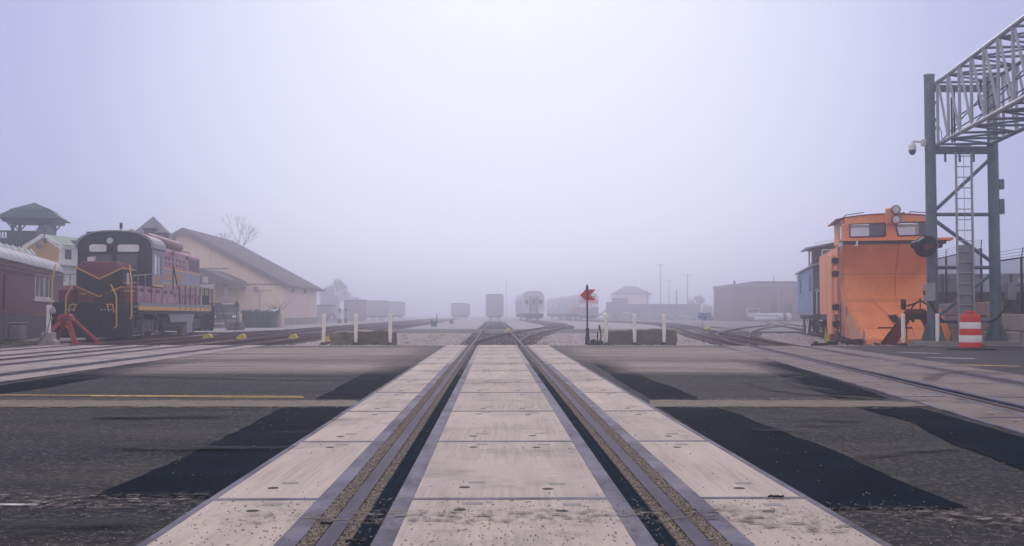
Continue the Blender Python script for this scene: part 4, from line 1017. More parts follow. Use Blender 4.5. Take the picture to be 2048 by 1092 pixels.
# ================================================================== gantry
def gantry():
    D = 31.0; xl, xr = PX(1865, D), PX(1990.5, D)
    t = thing('sign_gantry', 'grey steel truss gantry on a ladder braced tower, reaching overhead at the upper right', 'gantry', (xl, D, 0))
    w = xr - xl; a = math.atan(.11)
    zt = PZ(148, D)
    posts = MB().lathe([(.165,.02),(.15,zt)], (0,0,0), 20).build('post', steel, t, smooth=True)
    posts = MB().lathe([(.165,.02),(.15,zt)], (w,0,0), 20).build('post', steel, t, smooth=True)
    MB().lathe([(.17,zt),(.17,zt+.03)], (0,0,0), 20).build('post_cap', steel_l, t)
    for x in (0, w):
        for k in range(4):
            g = MB(); ang = k*math.pi/2 + .3
            g.M = Matrix.Translation((x,0,0)) @ Matrix.Rotation(ang,4,'Z')
            g.prism([(.14,.12),(.42,.12),(.42,.16),(.24,.62),(.14,.68)],'y',-.012,.012).build('gusset', steel, t)
        MB().box(x-.5,x+.5,-.5,.5,-.02,.12).build('base_plate', concrete_g, t, bevel=.01)
    def h(py): return PZ(py, D)
    def brace(x0, y0, x1, y1, r=.055): MB().tube((PX(x0,D)-xl,0,h(y0)),(PX(x1,D)-xl,0,h(y1)),r,10).build('brace', steel, t, smooth=True)
    for y in (428.5, 535, 642): brace(1868, y, 1988, y)
    brace(1875,418,1982,319); brace(1873,441,1985,524); brace(1985,546,1876,632); 
    for y0, y1 in ((292,306),(168,180)): MB().box(0,w,-.1,.1,h(y1),h(y0)).build('crossbeam', steel, t)
    # ladder
    lx0, lx1 = PX(1908,D)-xl, PX(1939,D)-xl; yb = -.28
    for x in (lx0, lx1): MB().box(x-.025,x+.025,yb-.03,yb+.03,.12,h(306)).build('ladder_rail', steel_l, t)
    z = .25; first = None
    rung = MB().tube((lx0,0,0),(lx1,0,0),.016,6).build('rung', steel_l, t); rung.location = (0,yb,z)
    pl = []
    while z < h(312): z += .312; pl.append(((0,yb,z),(0,0,0)))
    copies(rung, pl)
    MB().box(lx0+.05,lx1-.0,yb+.04,yb+.055,h(627),h(491)).build('climb_guard', greyp, t)
    MB().path([((lx0+lx1)/2,yb,h(306)),((lx0+lx1)/2,yb,h(490))],.008,4).build('safety_cable', steel_l, t)
    for x in (PX(1892,D)-xl, PX(1921,D)-xl, PX(1949,D)-xl): MB().cbox((x,-.1,h(312)),(.05,.05,.35)).build('hanger', steel, t)
    # boxes
    b = MB().box(-.33,-.05,-.35,-.14,h(602),h(567)).build('control_box', greyp if False else steel_l, t, bevel=.012)
    MB().box(-.36,-.33,-.3,-.2,h(590),h(582)).build('padlock', darkiron, b)
    MB().path([(-.2,-.25,h(602)),(-.02,-.2,h(620)),(.12,-.17,h(634)),(.3,-.1,h(644)),(1.0,-.1,h(645))],.03,6).build('conduit', darkiron, t)
    MB().box(w+.22,w+.46,-.35,-.14,h(600),h(565)).build('control_box', greyp, t, bevel=.012)
    MB().path([(w+.35,-.25,h(600)),(w+.3,-.2,h(610)),(w-.05,-.2,h(637)),(w-.3,-.1,h(645))],.03,6).build('conduit', darkiron, t)
    for y0, y1 in ((358,378),(398,428)): MB().box(w+.14,w+.28,-.1,.05,h(y1),h(y0)).build('junction_box', steel, t)
    for y in (205, 240, 256): MB().cbox((.06,-.16,h(y)),(.1,.06,.1)).build('clamp', steel, t)
    MB().path([(.16,-.1,h(243)),(.3,-.1,h(262)),(.32,-.1,h(290))],.012,5).build('cable', darkiron, t)
    # truss towards the road: direction (-.11, -1)
    d = Vector((-.11,-1,0)).normalized(); n = Vector((1,-.11,0)).normalized()
    zb, zt2 = h(293)+.05, h(165)
    A = Vector((PX(1876,D)-xl, -.1, 0)); Wd = (PX(1978,D)-PX(1876,D)); Lt = 30.0
    P = lambda s, side, z: tuple(A + d*s + n*(side*Wd) + Vector((0,0,z)))
    for side in (0, 1):
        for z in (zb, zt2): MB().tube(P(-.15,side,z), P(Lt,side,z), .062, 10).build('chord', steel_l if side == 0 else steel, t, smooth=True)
    st = 1.02; s = .12; k = 0
    while s < Lt - .1:
        for side in (0, 1):
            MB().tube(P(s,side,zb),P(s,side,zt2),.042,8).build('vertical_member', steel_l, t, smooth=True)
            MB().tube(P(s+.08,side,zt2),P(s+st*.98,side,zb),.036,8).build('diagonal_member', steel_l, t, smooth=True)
        MB().tube(P(s,0,zb),P(s,1,zb),.036,8).build('cross_member', steel, t, smooth=True)
        MB().tube(P(s,0,zt2),P(s,1,zt2),.036,8).build('cross_member', steel, t, smooth=True)
        if k % 2: [MB().tube(P(s,0,zz),P(s+st,1,zz),.03,8).build('lacing', steel, t, smooth=True) for zz in (zb, zt2)]
        else: [MB().tube(P(s,1,zz),P(s+st,0,zz),.03,8).build('lacing', steel, t, smooth=True) for zz in (zb, zt2)]
        if k % 3 == 0: MB().tube(P(s,0,zb),P(s+st,1,zt2),.022,6).build('sway_rod', steel, t)
        s += st; k += 1
    # two rails with a walkway cable inside
    MB().tube(P(0,.3,zb+.75),P(Lt,.3,zb+1.0),.02,6).tube(P(0,.3,zb+.4),P(Lt,.3,zb+.7),.02,6).build('cable_rail', darkiron, t)
    MB().box(PX(1893,D)-xl-.02,PX(1893,D)-xl+.02,-.6,-.55,zb,h(200)).box(PX(1898,D)-xl-.02,PX(1898,D)-xl+.02,-.6,-.55,zb,h(180)).build('conduit_riser', darkiron, t)
    cx = P(2.6,.35,0); pts = [(cx[0], cx[1]+.38*math.sin(q/10*math.pi*1.2-.4), zb+.95+.45*math.cos(q/10*math.pi*1.2-.4)) for q in range(11)]
    MB().path(pts,.03,6).build('coiled_cable', darkiron, t)
    # far frame across the road, behind the viewer's side
    for side in (0, 1): MB().tube(P(Lt,side,-.02)[:2]+(.0,),P(Lt,side,0)[:2]+(zt,),.15,16).build('post', steel, t, smooth=True)
    return t
gantry()
# security camera
D = 31.0; X = PX(1865, D)
t = thing('security_camera', 'white dome security camera on an arm at the left of the gantry post', 'camera', (X-.16, D-.02, PZ(284, D)))
MB().cbox((-.05,0,0),(.12,.12,.2)).build('bracket', whitep, t, bevel=.01)
MB().path([(-.1,0,.02),(-.36,0,.04),(-.38,0,-.02)],.032,8).build('arm', whitep, t)
MB().lathe([(.04,.06),(.10,.0),(.115,-.08),(.115,-.16)],(-.38,0,-.06),18).build('housing', whitep, t, smooth=True)
MB().lathe([(.105,-.16),(.10,-.22),(.07,-.28),(.02,-.31)],(-.38,0,-.06),18).build('dome', glassd, t, smooth=True)
# crossing signal seen from behind, clamped to the gantry post
t = thing('crossing_signal', 'black crossing signal with two round backplates fixed to the gantry post above the plough blade', 'signal light', (PX(1848,D-.3), D-.3, PZ(494, D)))
for dx, dy, dz in ((-.02,0,-.02),(.09,.05,.02)):
    MB().lathe([(.30,-.02),(.30,.02)],(dx,dy-.1,dz),24,'y').build('backplate', black, t)
    MB().lathe([(.15,-.2),(.15,-.02)],(dx,dy-.1,dz-.0),18,'y').build('lamp_housing', black, t)
    MB().lathe([(.09,-.215),(.08,-.22)],(dx,dy-.1,dz-.02),14,'y').build('red_lens', signal_red, t)
m = MB().prism([(-.32,.02),(-.18,.0),(.1,.16),(.12,.26),(-.1,.26),(-.28,.14)],'y',-.42,-.05); m.build('hood', black, t)
MB().tube((-.05,-.2,.05),(.3,.2,.1),.05,8).build('mounting_arm', darkiron, t)
MB().lathe([(.09,-.3),(.12,-.1)],(-.30,0,.04),12,'y').build('side_lamp', black, t)
m = MB().lathe([(.175,-.03),(.175,.03)],(.27,.3,.15),18); m.build('post_band', darkiron, t)
# concrete pads
for px0, px1 in ((1835,1925),(1962,2036)):
    x0, x1 = PX(px0,D), PX(px1,D)
    MB().prism([(x0,30.2),(x1,30.2),(x1+.1,31.4),(x0-.05,31.4)],'z',-.1,.004).build('concrete_pad', concrete_g, kind='structure')

# ================================================================== traffic drum
def drum(px, py, lab):
    x, y, z = G(px, py, -.015)
    t = thing('traffic_drum', lab, 'traffic drum', (x, y+.2, -.014))
    MB().lathe([(.66,0),(.66,.035),(.45,.06)],(0,0,0),8).build('rubber_base', black, t)
    prof = [(.292,.05),(.29,.17),(.283,.19),(.28,.36),(.272,.375),(.268,.53),(.262,.545),(.258,.70),(.25,.715),(.246,.88),(.225,.92)]
    mats = [drum_or, whitep, drum_or, whitep, drum_or]; mm = MB()
    segs = [(0,2,drum_or,'orange_band'),(2,4,whitep,'white_band'),(4,6,drum_or,'orange_band'),(6,8,whitep,'white_band'),(8,11,drum_or,'orange_band')]
    for a, b, m, nm in segs: MB().lathe(prof[a:b+1] if b < 11 else prof[a:], (0,0,0), 28).build(nm, m, t, smooth=True)
    MB().path([(-.13,0,.90),(-.10,0,.985),(.10,0,.985),(.13,0,.90)],.028,8).build('handle', drum_or, t, smooth=True)
drum(1948, 699.5, 'orange and white striped traffic drum in front of the gantry tower')

# ================================================================== delineator posts
def bollard():
    t = thing('delineator_post', '', 'delineator post', (0,0,0), 0, 'white delineator posts at the far road edge')
    MB().lathe([(.028,.03),(.052,.14),(.056,.22),(.056,.90),(.046,.925),(.02,.932)],(0,0,0),14).build('tube', white, t, smooth=True)
    MB().lathe([(.13,0),(.12,.03),(.06,.06),(.035,.07)],(0,0,0),16).build('base', black, t, smooth=True)
    MB().box(-.016,.016,-.060,-.052,.60,.86).build('reflector_strip', whitep, t)
    return t
bl = [(647.5,688,'white delineator post farthest left, beside the left end of the mossy stone block'),
      (712,688,'white delineator post in front of the middle of the mossy stone block'),
      (781,688,'white delineator post at the right end of the mossy stone block'),
      (1212,688,'white delineator post just right of the red arrow target, at the block\'s left end'),
      (1269,688,'white delineator post in front of the middle of the dusty right hand block'),
      (1327.5,688,'white delineator post near the right end of the dusty right hand block'),
      (1805,690,'white delineator post directly in front of the maroon track bumper'),
      (1873.5,690,'white delineator post in front of the left gantry post footing')]
b0 = bollard(); Db = 31.9
for i, (px, py, lab) in enumerate(bl):
    D = 1921.5 / (py - 628) - .25; p = (PX(px, D), D, -.012 if px < 1700 else .0)
    if i == 0: b0.location = p; b0['label'] = lab
    else:
        o = dup(b0, p, R.uniform(-.2,.2), lab); o.rotation_euler[1] = R.uniform(-.012,.012)
b0.rotation_euler[1] = .02

# ================================================================== stone blocks
def rough_block(x0, x1, y0, y1, z0, z1, name, lab, m1, m2, lean=0.0, cuts=14, amp=.04, seed=1, round_=.25):
    bm = bmesh.new(); bmesh.ops.create_cube(bm, size=1)
    bmesh.ops.subdivide_edges(bm, edges=bm.edges, cuts=cuts, use_grid_fill=True)
    from mathutils import noise
    for v in bm.verts:
        p = v.co.copy()
        q = Vector((x0 + (p.x+.5)*(x1-x0), y0 + (p.y+.5)*(y1-y0), z0 + (p.z+.5)*(z1-z0)))
        # sag of the top and rounded ends
        if p.z > 0: q.z -= round_ * (z1-z0) * (abs(p.x*2)**6 * .6) + .02*math.sin(p.x*5+seed)*(p.z*2)
        q += noise.noise_vector(q*2.3 + Vector((seed*7,0,0))) * amp * 1.3 + noise.noise_vector(q*7 + Vector((seed*3,0,0))) * amp * .7
        v.co = q
    me = bpy.data.meshes.new(name); bm.normal_update()
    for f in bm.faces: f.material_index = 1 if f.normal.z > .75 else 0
    bm.to_mesh(me); bm.free(); me.materials.append(m1); me.materials.append(m2)
    me.polygons.foreach_set('use_smooth', [True]*len(me.polygons))
    o = bpy.data.objects.new(name, me); C.objects.link(o); return tag(o, lab, 'stone block')
rough_block(PX(662,32),PX(786,32),32.0,33.0,YG-.05,PZ(664,32)+.02,'stone_block','long mossy granite block behind the three left white posts',mossy,block_top,seed=3,amp=.05,round_=.14)
rough_block(PX(1217,32),PX(1352,32),32.0,33.2,YG-.05,PZ(661,32)+.02,'stone_block','long grey dusty block behind the three white posts right of the red arrow',mat('dusty_grey_block',(.19,.18,.165),.95,col2=(.12,.115,.105),scale=2,bump=.8,bscale=10,dirt=(.25,.22,.20),dirtamt=.4),block_top,seed=9,amp=.035,round_=.05)

# ================================================================== switch stands
def arrow_stand():
    x, y, _ = G(1178, 690, 0); D = 31.6; x = PX(1178, D)
    t = thing('switch_stand', 'switch stand with a red arrow shaped target pointing left', 'switch stand', (x, D, YG+.04))
    z = lambda py: PZ(py, D) - (YG+.04)
    MB().tube((-.05,0,.1),(-.06,0,z(569)),.03,10,r2=.022).build('mast', darkiron, t, smooth=True)
    MB().tube((-.055,0,z(582)),(-.055,0,z(572)),.04,8).build('mast_sleeve', darkiron, t)
    MB().box(-.10,.0,-.05,.06,.10,z(656)).build('lower_column', mat('stand_green_black',(.012,.025,.028),.6,var=.3), t, bevel=.01)
    MB().box(-.12,.01,-.08,.08,.0,.4).cbox((.15,0,.12),(.45,.3,.16)).cbox((.30,0,.22),(.22,.2,.12)).cbox((.42,0,.1),(.3,.3,.2)).lathe([(.09,-.1),(.09,.1)],(.12,0,.24),10,'y').build('base', MATS['stand_green_black'], t, bevel=.015)
    pl = [(1160,590.5),(1171,579),(1191.5,579),(1180.5,590),(1192,601),(1171.5,601)]
    MB().prism([(PX(a,D)-x, z(b)) for a, b in pl],'y',-.045,-.035).build('arrow_target', target_red, t)
    MB().cbox((-.055,-.055,z(589)),(.05,.03,.28)).build('target_bracket', darkiron, t)
    MB().cbox((-.085,-.05,z(590)),(.012,.02,.26)).build('bracket_strip', greyp, t)
    MB().path([(.33,0,.25),(.36,0,z(672)),(.31,.0,z(650)),(.30,0,.6)],.022,6).build('throw_lever', darkiron, t)
    MB().path([(.24,0,.1),(.26,0,.55)],.02,6).build('latch_lever', darkiron, t)
arrow_stand()
def round_stand(px, D, h, lab, m, r, planter=False):
    t = thing('switch_stand', lab, 'switch stand', (PX(px,D), D, YG+.08))
    MB().tube((0,0,0),(0,0,h),.035,8).build('mast', darkiron, t)
    MB().lathe([(r,-.01),(r,.01)],(0,-.05,h-r-.12),20,'y').build('round_target', m, t)
    MB().cbox((0,-.07,h-r-.12),(.05,.01,.2)).build('target_mark', darkiron, t)
    MB().box(-.14,.14,-.1,.1,0,.5).build('base', greent if not planter else darkiron, t)
round_stand(474, 66, 1.9, 'switch stand with a round dark green target in front of the beige building', greent, .17, True)
round_stand(680, 118, 1.75, 'small hazy switch stand with a round target, left of two side by side', darkiron, .17)
round_stand(692, 116, 1.75, 'small hazy switch stand with a pointed target, right of two side by side', darkiron, .15)
MB().lathe([(.55,0),(.60,.2),(.56,.5),(.35,.55)],(PX(475,67),66.6,YG+.1),16).build('tree_stump', mossy, label='squat brown barrel at the foot of the round green switch target', cat='barrel')
# throw box in the middle distance
t = thing('switch_machine', 'small green black switch box with a lever in the hazy yard left of centre', 'switch box', (PX(868,88), 88, YG+.05))
MB().cbox((0,0,.25),(.5,.4,.45)).cbox((-.2,0,.55),(.12,.2,.2)).build('box', greent, t, bevel=.02); MB().tube((.22,0,.2),(.26,0,1.1),.03,6).build('lever', darkiron, t)
t = thing('switch_machine', 'tiny low switch box beside the middle track far in the haze', 'switch box', (PX(903,112), 112, YG+.05))
MB().cbox((0,0,.2),(.4,.3,.35)).build('box', darkiron, t); MB().tube((.1,0,.2),(.1,0,.6),.03,6).build('lever', darkiron, t)
# yellow derail blocks
dl = [(417,41.5,'yellow derail block on the left tracks, leftmost of the three in a row'),(484,40.8,'yellow derail block on the left tracks, middle of the three in a row'),(587,40.2,'yellow derail block on the left tracks, rightmost of the three in a row'),
      (657,36.8,'pale yellow block just right of the leftmost white post'),(1416,64,'yellow derail block on the right hand track below the blue sign'),(1015.5,55,'orange yellow clamp on the right rail of the middle track')]
d0 = thing('derail_block', '', 'derail', (0,0,0), 0, 'yellow derail blocks on the rails')
MB().cbox((0,0,.03),(.34,.3,.10)).prism([(-.14,.08),(.16,.08),(.08,.2),(-.06,.16)],'y',-.12,.12).build('block', yel, d0, bevel=.015)
MB().cbox((0,0,-.06),(.5,.22,.08)).build('base', railrust, d0)
for i, (px, D, lab) in enumerate(dl):
    p = (PX(px, D), D, -.04)
    if i == 0: d0.location = p; d0['label'] = lab
    else:
        o = dup(d0, p, R.uniform(-.3,.3), lab)
# blue sign
D = 62; x = PX(1405, D)
t = thing('derail_sign', 'small tilted blue sign with white lettering reading STOP on the right hand track', 'sign', (x, D, YG+.1))
MB().tube((.05,.02,0),(-.05,.02,.75),.02,6).build('stake', greyp, t)
q = MB(); q.M = Matrix.Translation((-.02,0,PZ(633,D)-YG-.1)) @ Matrix.Rotation(math.radians(14),4,'Y'); q.box(-.22,.22,-.012,0,-.16,.16); pn = q.build('panel', bluesign, t)
lettering('STOP', .17, whitep, (-.02,-.018,PZ(633,D)-YG-.05), (math.pi/2,math.radians(14),0), pn, .85, .006)
lettering('DERAIL', .10, whitep, (-.04,-.018,PZ(633,D)-YG-.19), (math.pi/2,math.radians(14),0), pn, .95, .004)
MB().lathe([(.05,0),(.07,.08),(.03,.13)],(-.20,0,PZ(627,D)-YG-.1),10).build('warning_lamp', yel, t)
# ================================================================== left: passenger coach restaurant
def left_coach():
    # near end outside the frame; the side we see recedes along (-.26, 1)
    x, y = PX(0,42), 42.0; ang = math.atan(.26)
    t = thing('passenger_coach', 'dark maroon passenger coach with a silver rounded roof at the left edge', 'railway coach', (x, y, YG), ang)
    Y0, Y1 = -12, 15.6; W = 3.0; z0, z1 = 1.12, 3.3
    MB().box(-.05,0,Y0,Y1-.05,z0,z1).build('side_wall', coachred, t)
    MB().box(-W,-W+.05,Y0,Y1-.05,z0,z1).build('side_wall', coachred, t)
    MB().box(-W,0,Y1-.05,Y1,z0,z1).build('end_wall', coachred, t); MB().box(-W,0,Y0,Y0+.05,z0,z1).build('end_wall', coachred, t)
    for k in range(3): MB().box(0,.05+.02*k,Y0,Y1,z1-.02-.18*k,z1+.04-.18*k).build('cornice_moulding', coachred, t)
    arc = [(-W/2 + (W/2+.08)*math.cos(a), z1 + .05 + .80*math.sin(a)) for a in [math.pi*i/12 for i in range(13)]]
    MB().prism(arc,'y',Y0,Y1-.6).build('roof', silverroof, t, smooth=True)
    for k in range(9):
        MB().prism([(p[0]*1.006+.01,p[1]+.012) for p in arc],'y',Y1-1.6-k*1.5,Y1-1.56-k*1.5).build('roof_seam', silver, t)
    m = MB(); arc2 = [(-W/2 + (W/2)*math.cos(a)*.98, z1 + .03 + .62*math.sin(a)) for a in [math.pi*i/12 for i in range(13)]]
    m.prism(arc2,'y',Y1-.6,Y1).build('roof_end', silverroof, t, smooth=True)
    for y0 in (7.4, 9.9):
        w = MB().box(.0,.012,y0,y0+2.1,1.95,2.9).build('window', glassd, t)
        f = MB()
        for q in ((y0-.1,y0,1.83,3.0),(y0+2.1,y0+2.2,1.83,3.0),(y0,y0+2.1,1.83,1.95),(y0,y0+2.1,2.9,3.0),(y0+1.0,y0+1.1,1.95,2.9)): f.box(.0,.04,*q)
        f.build('window_frame', whitep, w)
    MB().box(.0,.05,7.1,12.3,1.72,1.82).build('window_sill', whitep, t)
    MB().box(.001,.03,.6,.9,1.3,2.7).build('door_jamb', darkiron, t)
    # corrugated skirt, each sheet rib
    sk = MB()
    yy = Y0
    while yy < Y1: sk.box(.02,.05,yy,yy+.06,.02,z0-.02); yy += .13
    sk.box(-.0,.02,Y0,Y1,0,z0-.02); sk.build('corrugated_skirt', corrug, t)
    MB().box(.05,.09,.9,.98,.05,1.15).build('downpipe', greyp, t)
    MB().box(.05,.50,1.6,2.9,.05,.62).build('air_conditioner', greyp, t, bevel=.02)
    MB().path([(.08,1.2,.75),(.08,5.5,.72)],.02).build('pipe', greyp, t)
left_coach()

def slab_roof(t, pts_lo, pts_hi, name, m, th=.08):
    pass
# green pavilion tower
def pavilion():
    D = 70.0; cx = PX(66, D)
    t = thing('pavilion', 'dark green roof terrace pavilion with a two tier hipped roof above the left coach', 'pavilion', (cx, D, 0), .25)
    ze = PZ(440, D); za = PZ(405, D); w = 2.08
    def pyr(w0, z0, w1, z1, name):
        MB().add([(-w0,-w0,z0),(w0,-w0,z0),(w0,w0,z0),(-w0,w0,z0),(-w1,-w1,z1),(w1,-w1,z1),(w1,w1,z1),(-w1,w1,z1)],[(0,1,5,4),(1,2,6,5),(2,3,7,6),(3,0,4,7),(0,3,2,1),(4,5,6,7)]).build(name, green, t)
    pyr(w*.98, ze, w*.5, ze+.62*(za-ze), 'lower_roof'); pyr(w*.62, ze+.50*(za-ze), .03, za, 'upper_roof')
    MB().box(-w*.8,w*.8,-w*.8,w*.8,ze-.22,ze-.01).build('roof_beam', green, t)
    zb = PZ(465, D)
    for x in (-1.1,1.1):
        for y in (-1.1,1.1):
            MB().box(x-.09,x+.09,y-.09,y+.09,zb-.3,ze-.2).build('pillar', green, t)
            for s in (-1,1): MB().beam((x,y,ze-.7),(x+s*.38,y,ze-.22),.08,.08).beam((x,y,ze-.7),(x,y+s*.38,ze-.22),.08,.08).build('knee_brace', green, t)
    # solid stair core and terrace
    MB().box(.45,1.25,-1.0,.5,zb-.6,ze-.2).build('stair_core', green, t)
    MB().box(-4.6,1.2,-1.6,1.6,zb-1.5,zb-1.35).build('terrace_floor', green, t)
    # railing with balusters
    for y in (-1.6,):
        MB().box(-4.6,.35,y-.05,y+.05,zb-.12,zb).box(-4.6,.35,y-.05,y+.05,zb-.62,zb-.50).build('railing_board', green, t)
        k = 0; x = -4.6
        while x < .35:
            solid = x > -1.45
            MB().box(x,x+(.17 if solid else .07),y-.03,y+.03,zb-.50,zb-.12).build('baluster', green, t); x += .18
        MB().box(-4.6,.35,y-.04,y+.04,zb-1.5,zb-.62).build('parapet_panel', green, t)
    MB().box(.3,.36,-1.6,1.2,zb-1.5,zb+.0).build('parapet_panel', green, t)
    for x in (-4.0, -1.6, .0): MB().box(x-.1,x+.1,-1.2,-1.0,0,zb-1.5).build('support_column', green, t)
    MB().box(-4.4,1.0,-.9,1.5,0,zb-1.5).build('lower_wall', green, t)
    MB().lathe([(.06,0),(.42,.06),(.60,.14)],(.95,-1.7,ze-1.0),18,'y').build('satellite_dish', corrug, t, smooth=True)
pavilion()
# small yellow gabled house with a white windowed side
def yellow_house():
    D = 62.0; X = lambda px: PX(px, D)
    x0, x1 = X(60)-.2, X(116); cx = (x0+x1)/2
    t = thing('small_house', 'small yellow clapboard gable with white trim and white framed side windows', 'building', (0, D, 0))
    za, ze = PZ(473,D), PZ(493,D); zb = PZ(512, D)
    MB().prism([(x0,0),(x1,0),(x1,ze),(cx,za),(x0,ze)],'y',0,.1).build('gable_wall', yellowsid, t)
    z = zb
    while z < za - .1:
        hw = (x1-x0)/2*min(1,(za-z)/(za-ze)) - .02
        MB().prism([(cx-hw,z),(cx+hw,z),(cx+hw,z+.09),(cx-hw,z+.09)],'y',-.03,-.001).build('clapboard', yellowsid, t); z += .105
    for s in (-1,1): MB().beam((cx,-.08,za+.06),(cx+s*((x1-x0)/2+.25),-.08,ze-.1),.10,.22,(0,0,1)).build('rake_board', whitep, t)
    # side wall recedes to the right (faces the tracks)
    L = 6.2; sl = .44
    A = Vector((x1,0,0)); d = Vector((.26,1,0)).normalized()
    ang = -math.atan(.26)
    q = Matrix.Translation((x1,.0,0)) @ Matrix.Rotation(ang,4,'Z')
    m = MB(q); m.box(-.08,0,0,L,0,ze-.72); m.box(-.08,0,0,L,ze-.12,ze)
    for k in range(5): m.box(-.08,0,.0+k*1.2+.0,.0+k*1.2+.55,ze-.72,ze-.12)
    m.build('side_wall', whitep, t)
    for k in range(5): MB(q).box(-.06,-.05,k*1.2+.55,k*1.2+1.2,ze-.72,ze-.12).build('window', glassd, t)
    MB(q).box(-.3,.12,-.1,L+.1,ze-.005,ze+.08).build('eave', whitep, t)
    MB(q).box(-.1,.35,-.1,L+.1,ze-1.1,ze-.9).build('porch_roof', whitep, t)
    m = MB(q); m.add([(.12,-.15,ze+.07),(.12,L+.1,ze+.07),(-1.0,L+.1,za+.1),(-1.0,-.15,za+.1),(.12,-.15,ze+.12),(.12,L+.1,ze+.12),(-1.0,L+.1,za+.16),(-1.0,-.15,za+.16)],[(0,1,2,3),(4,7,6,5),(0,4,5,1),(3,2,6,7),(0,3,7,4),(1,5,6,2)]); m.build('roof', greenroof, t)
    MB(q).box(-1.2,-.5,-.2,-.0,PZ(520,D)-.9,PZ(514,D)-.3).build('flashing', greyp, t)
    MB().lathe([(.03,0),(.18,.02)],(X(80),-.3,PZ(492,D)),12,'y').build('small_dish', corrug, t)
    MB().tube((X(89),-.12,PZ(470,D)-.5),(X(89),-.12,PZ(470,D)+.4),.03,6).cbox((X(90),-.12,PZ(480,D)),(.16,.16,.2)).build('roof_lamp', darkiron, t)
yellow_house()
# green roof panel of the low station roof left
D = 47.0
t = thing('canopy', 'pale green standing seam roof rising behind the silver coach roof', 'roof canopy', (0,0,0))
A, B_, C_, D_ = Vector((PX(-90,D),D,PZ(480,D))), Vector((PX(70,56),56,PZ(513,56))), Vector((PX(60,58),58,PZ(500,58))), Vector((PX(-90,50),50,PZ(466,50)))
MB().add([tuple(A),tuple(B_),tuple(C_),tuple(D_),tuple(A-Vector((0,0,.1))),tuple(B_-Vector((0,0,.1))),tuple(C_-Vector((0,0,.1))),tuple(D_-Vector((0,0,.1)))],[(0,1,2,3),(7,6,5,4),(0,4,5,1),(1,5,6,2),(2,6,7,3),(3,7,4,0)]).build('roof_sheet', greenroof, t)
for k in range(12):
    u = k/11; p = A.lerp(B_,u); q = D_.lerp(C_,u); MB().beam(tuple(p+Vector((0,0,.03))),tuple(q+Vector((0,0,.03))),.06,.06).build('standing_seam', silver, t)
MB().box(PX(-90,50),PX(60,58),50.5,58,0,3.3).build('wall_below', green, t)
# dark green long building behind the locomotive
D = 64
t = thing('building', 'long flat roofed dark green building behind the locomotive nose', 'building', (0, D, 0))
MB().box(PX(105,D),PX(215,D),0,8,0,PZ(481,D)-.2).build('wall', green, t); MB().box(PX(104,D)-.1,PX(216,D),-.2,8.2,PZ(481,D)-.2,PZ(481,D)).build('roof_edge', darkiron, t)
D = 66
t = thing('building', 'plain mauve grey wall between the coach end and the locomotive nose', 'building', (0, D, 0))
MB().box(PX(126,D),PX(160,D),0,3,0,PZ(528,D)).build('wall', mat('mauve_wall',(.14,.10,.13),.9,var=.1), t); MB().box(PX(118,D),PX(150,D),-.4,0,PZ(533,D),PZ(526,D)).build('awning', whitep, t)

# pyramid roofed tower behind the locomotive
D = 95
t = thing('tower_roof', 'grey pyramid roofed tower rising behind the locomotive stacks', 'tower', (PX(304.5,D), D, 0), .1)
w = (345-264)/2/F*D; za, zb = PZ(432,D), PZ(478,D)
MB().add([(-w,-w,zb),(w,-w,zb),(w,w,zb),(-w,w,zb),(0,0,za)],[(0,1,4),(1,2,4),(2,3,4),(3,0,4),(3,2,1,0)]).build('roof', roofgrey, t)
MB().box(-w*.85,w*.85,-w*.85,w*.85,0,zb-.01).build('wall', creamside, t)

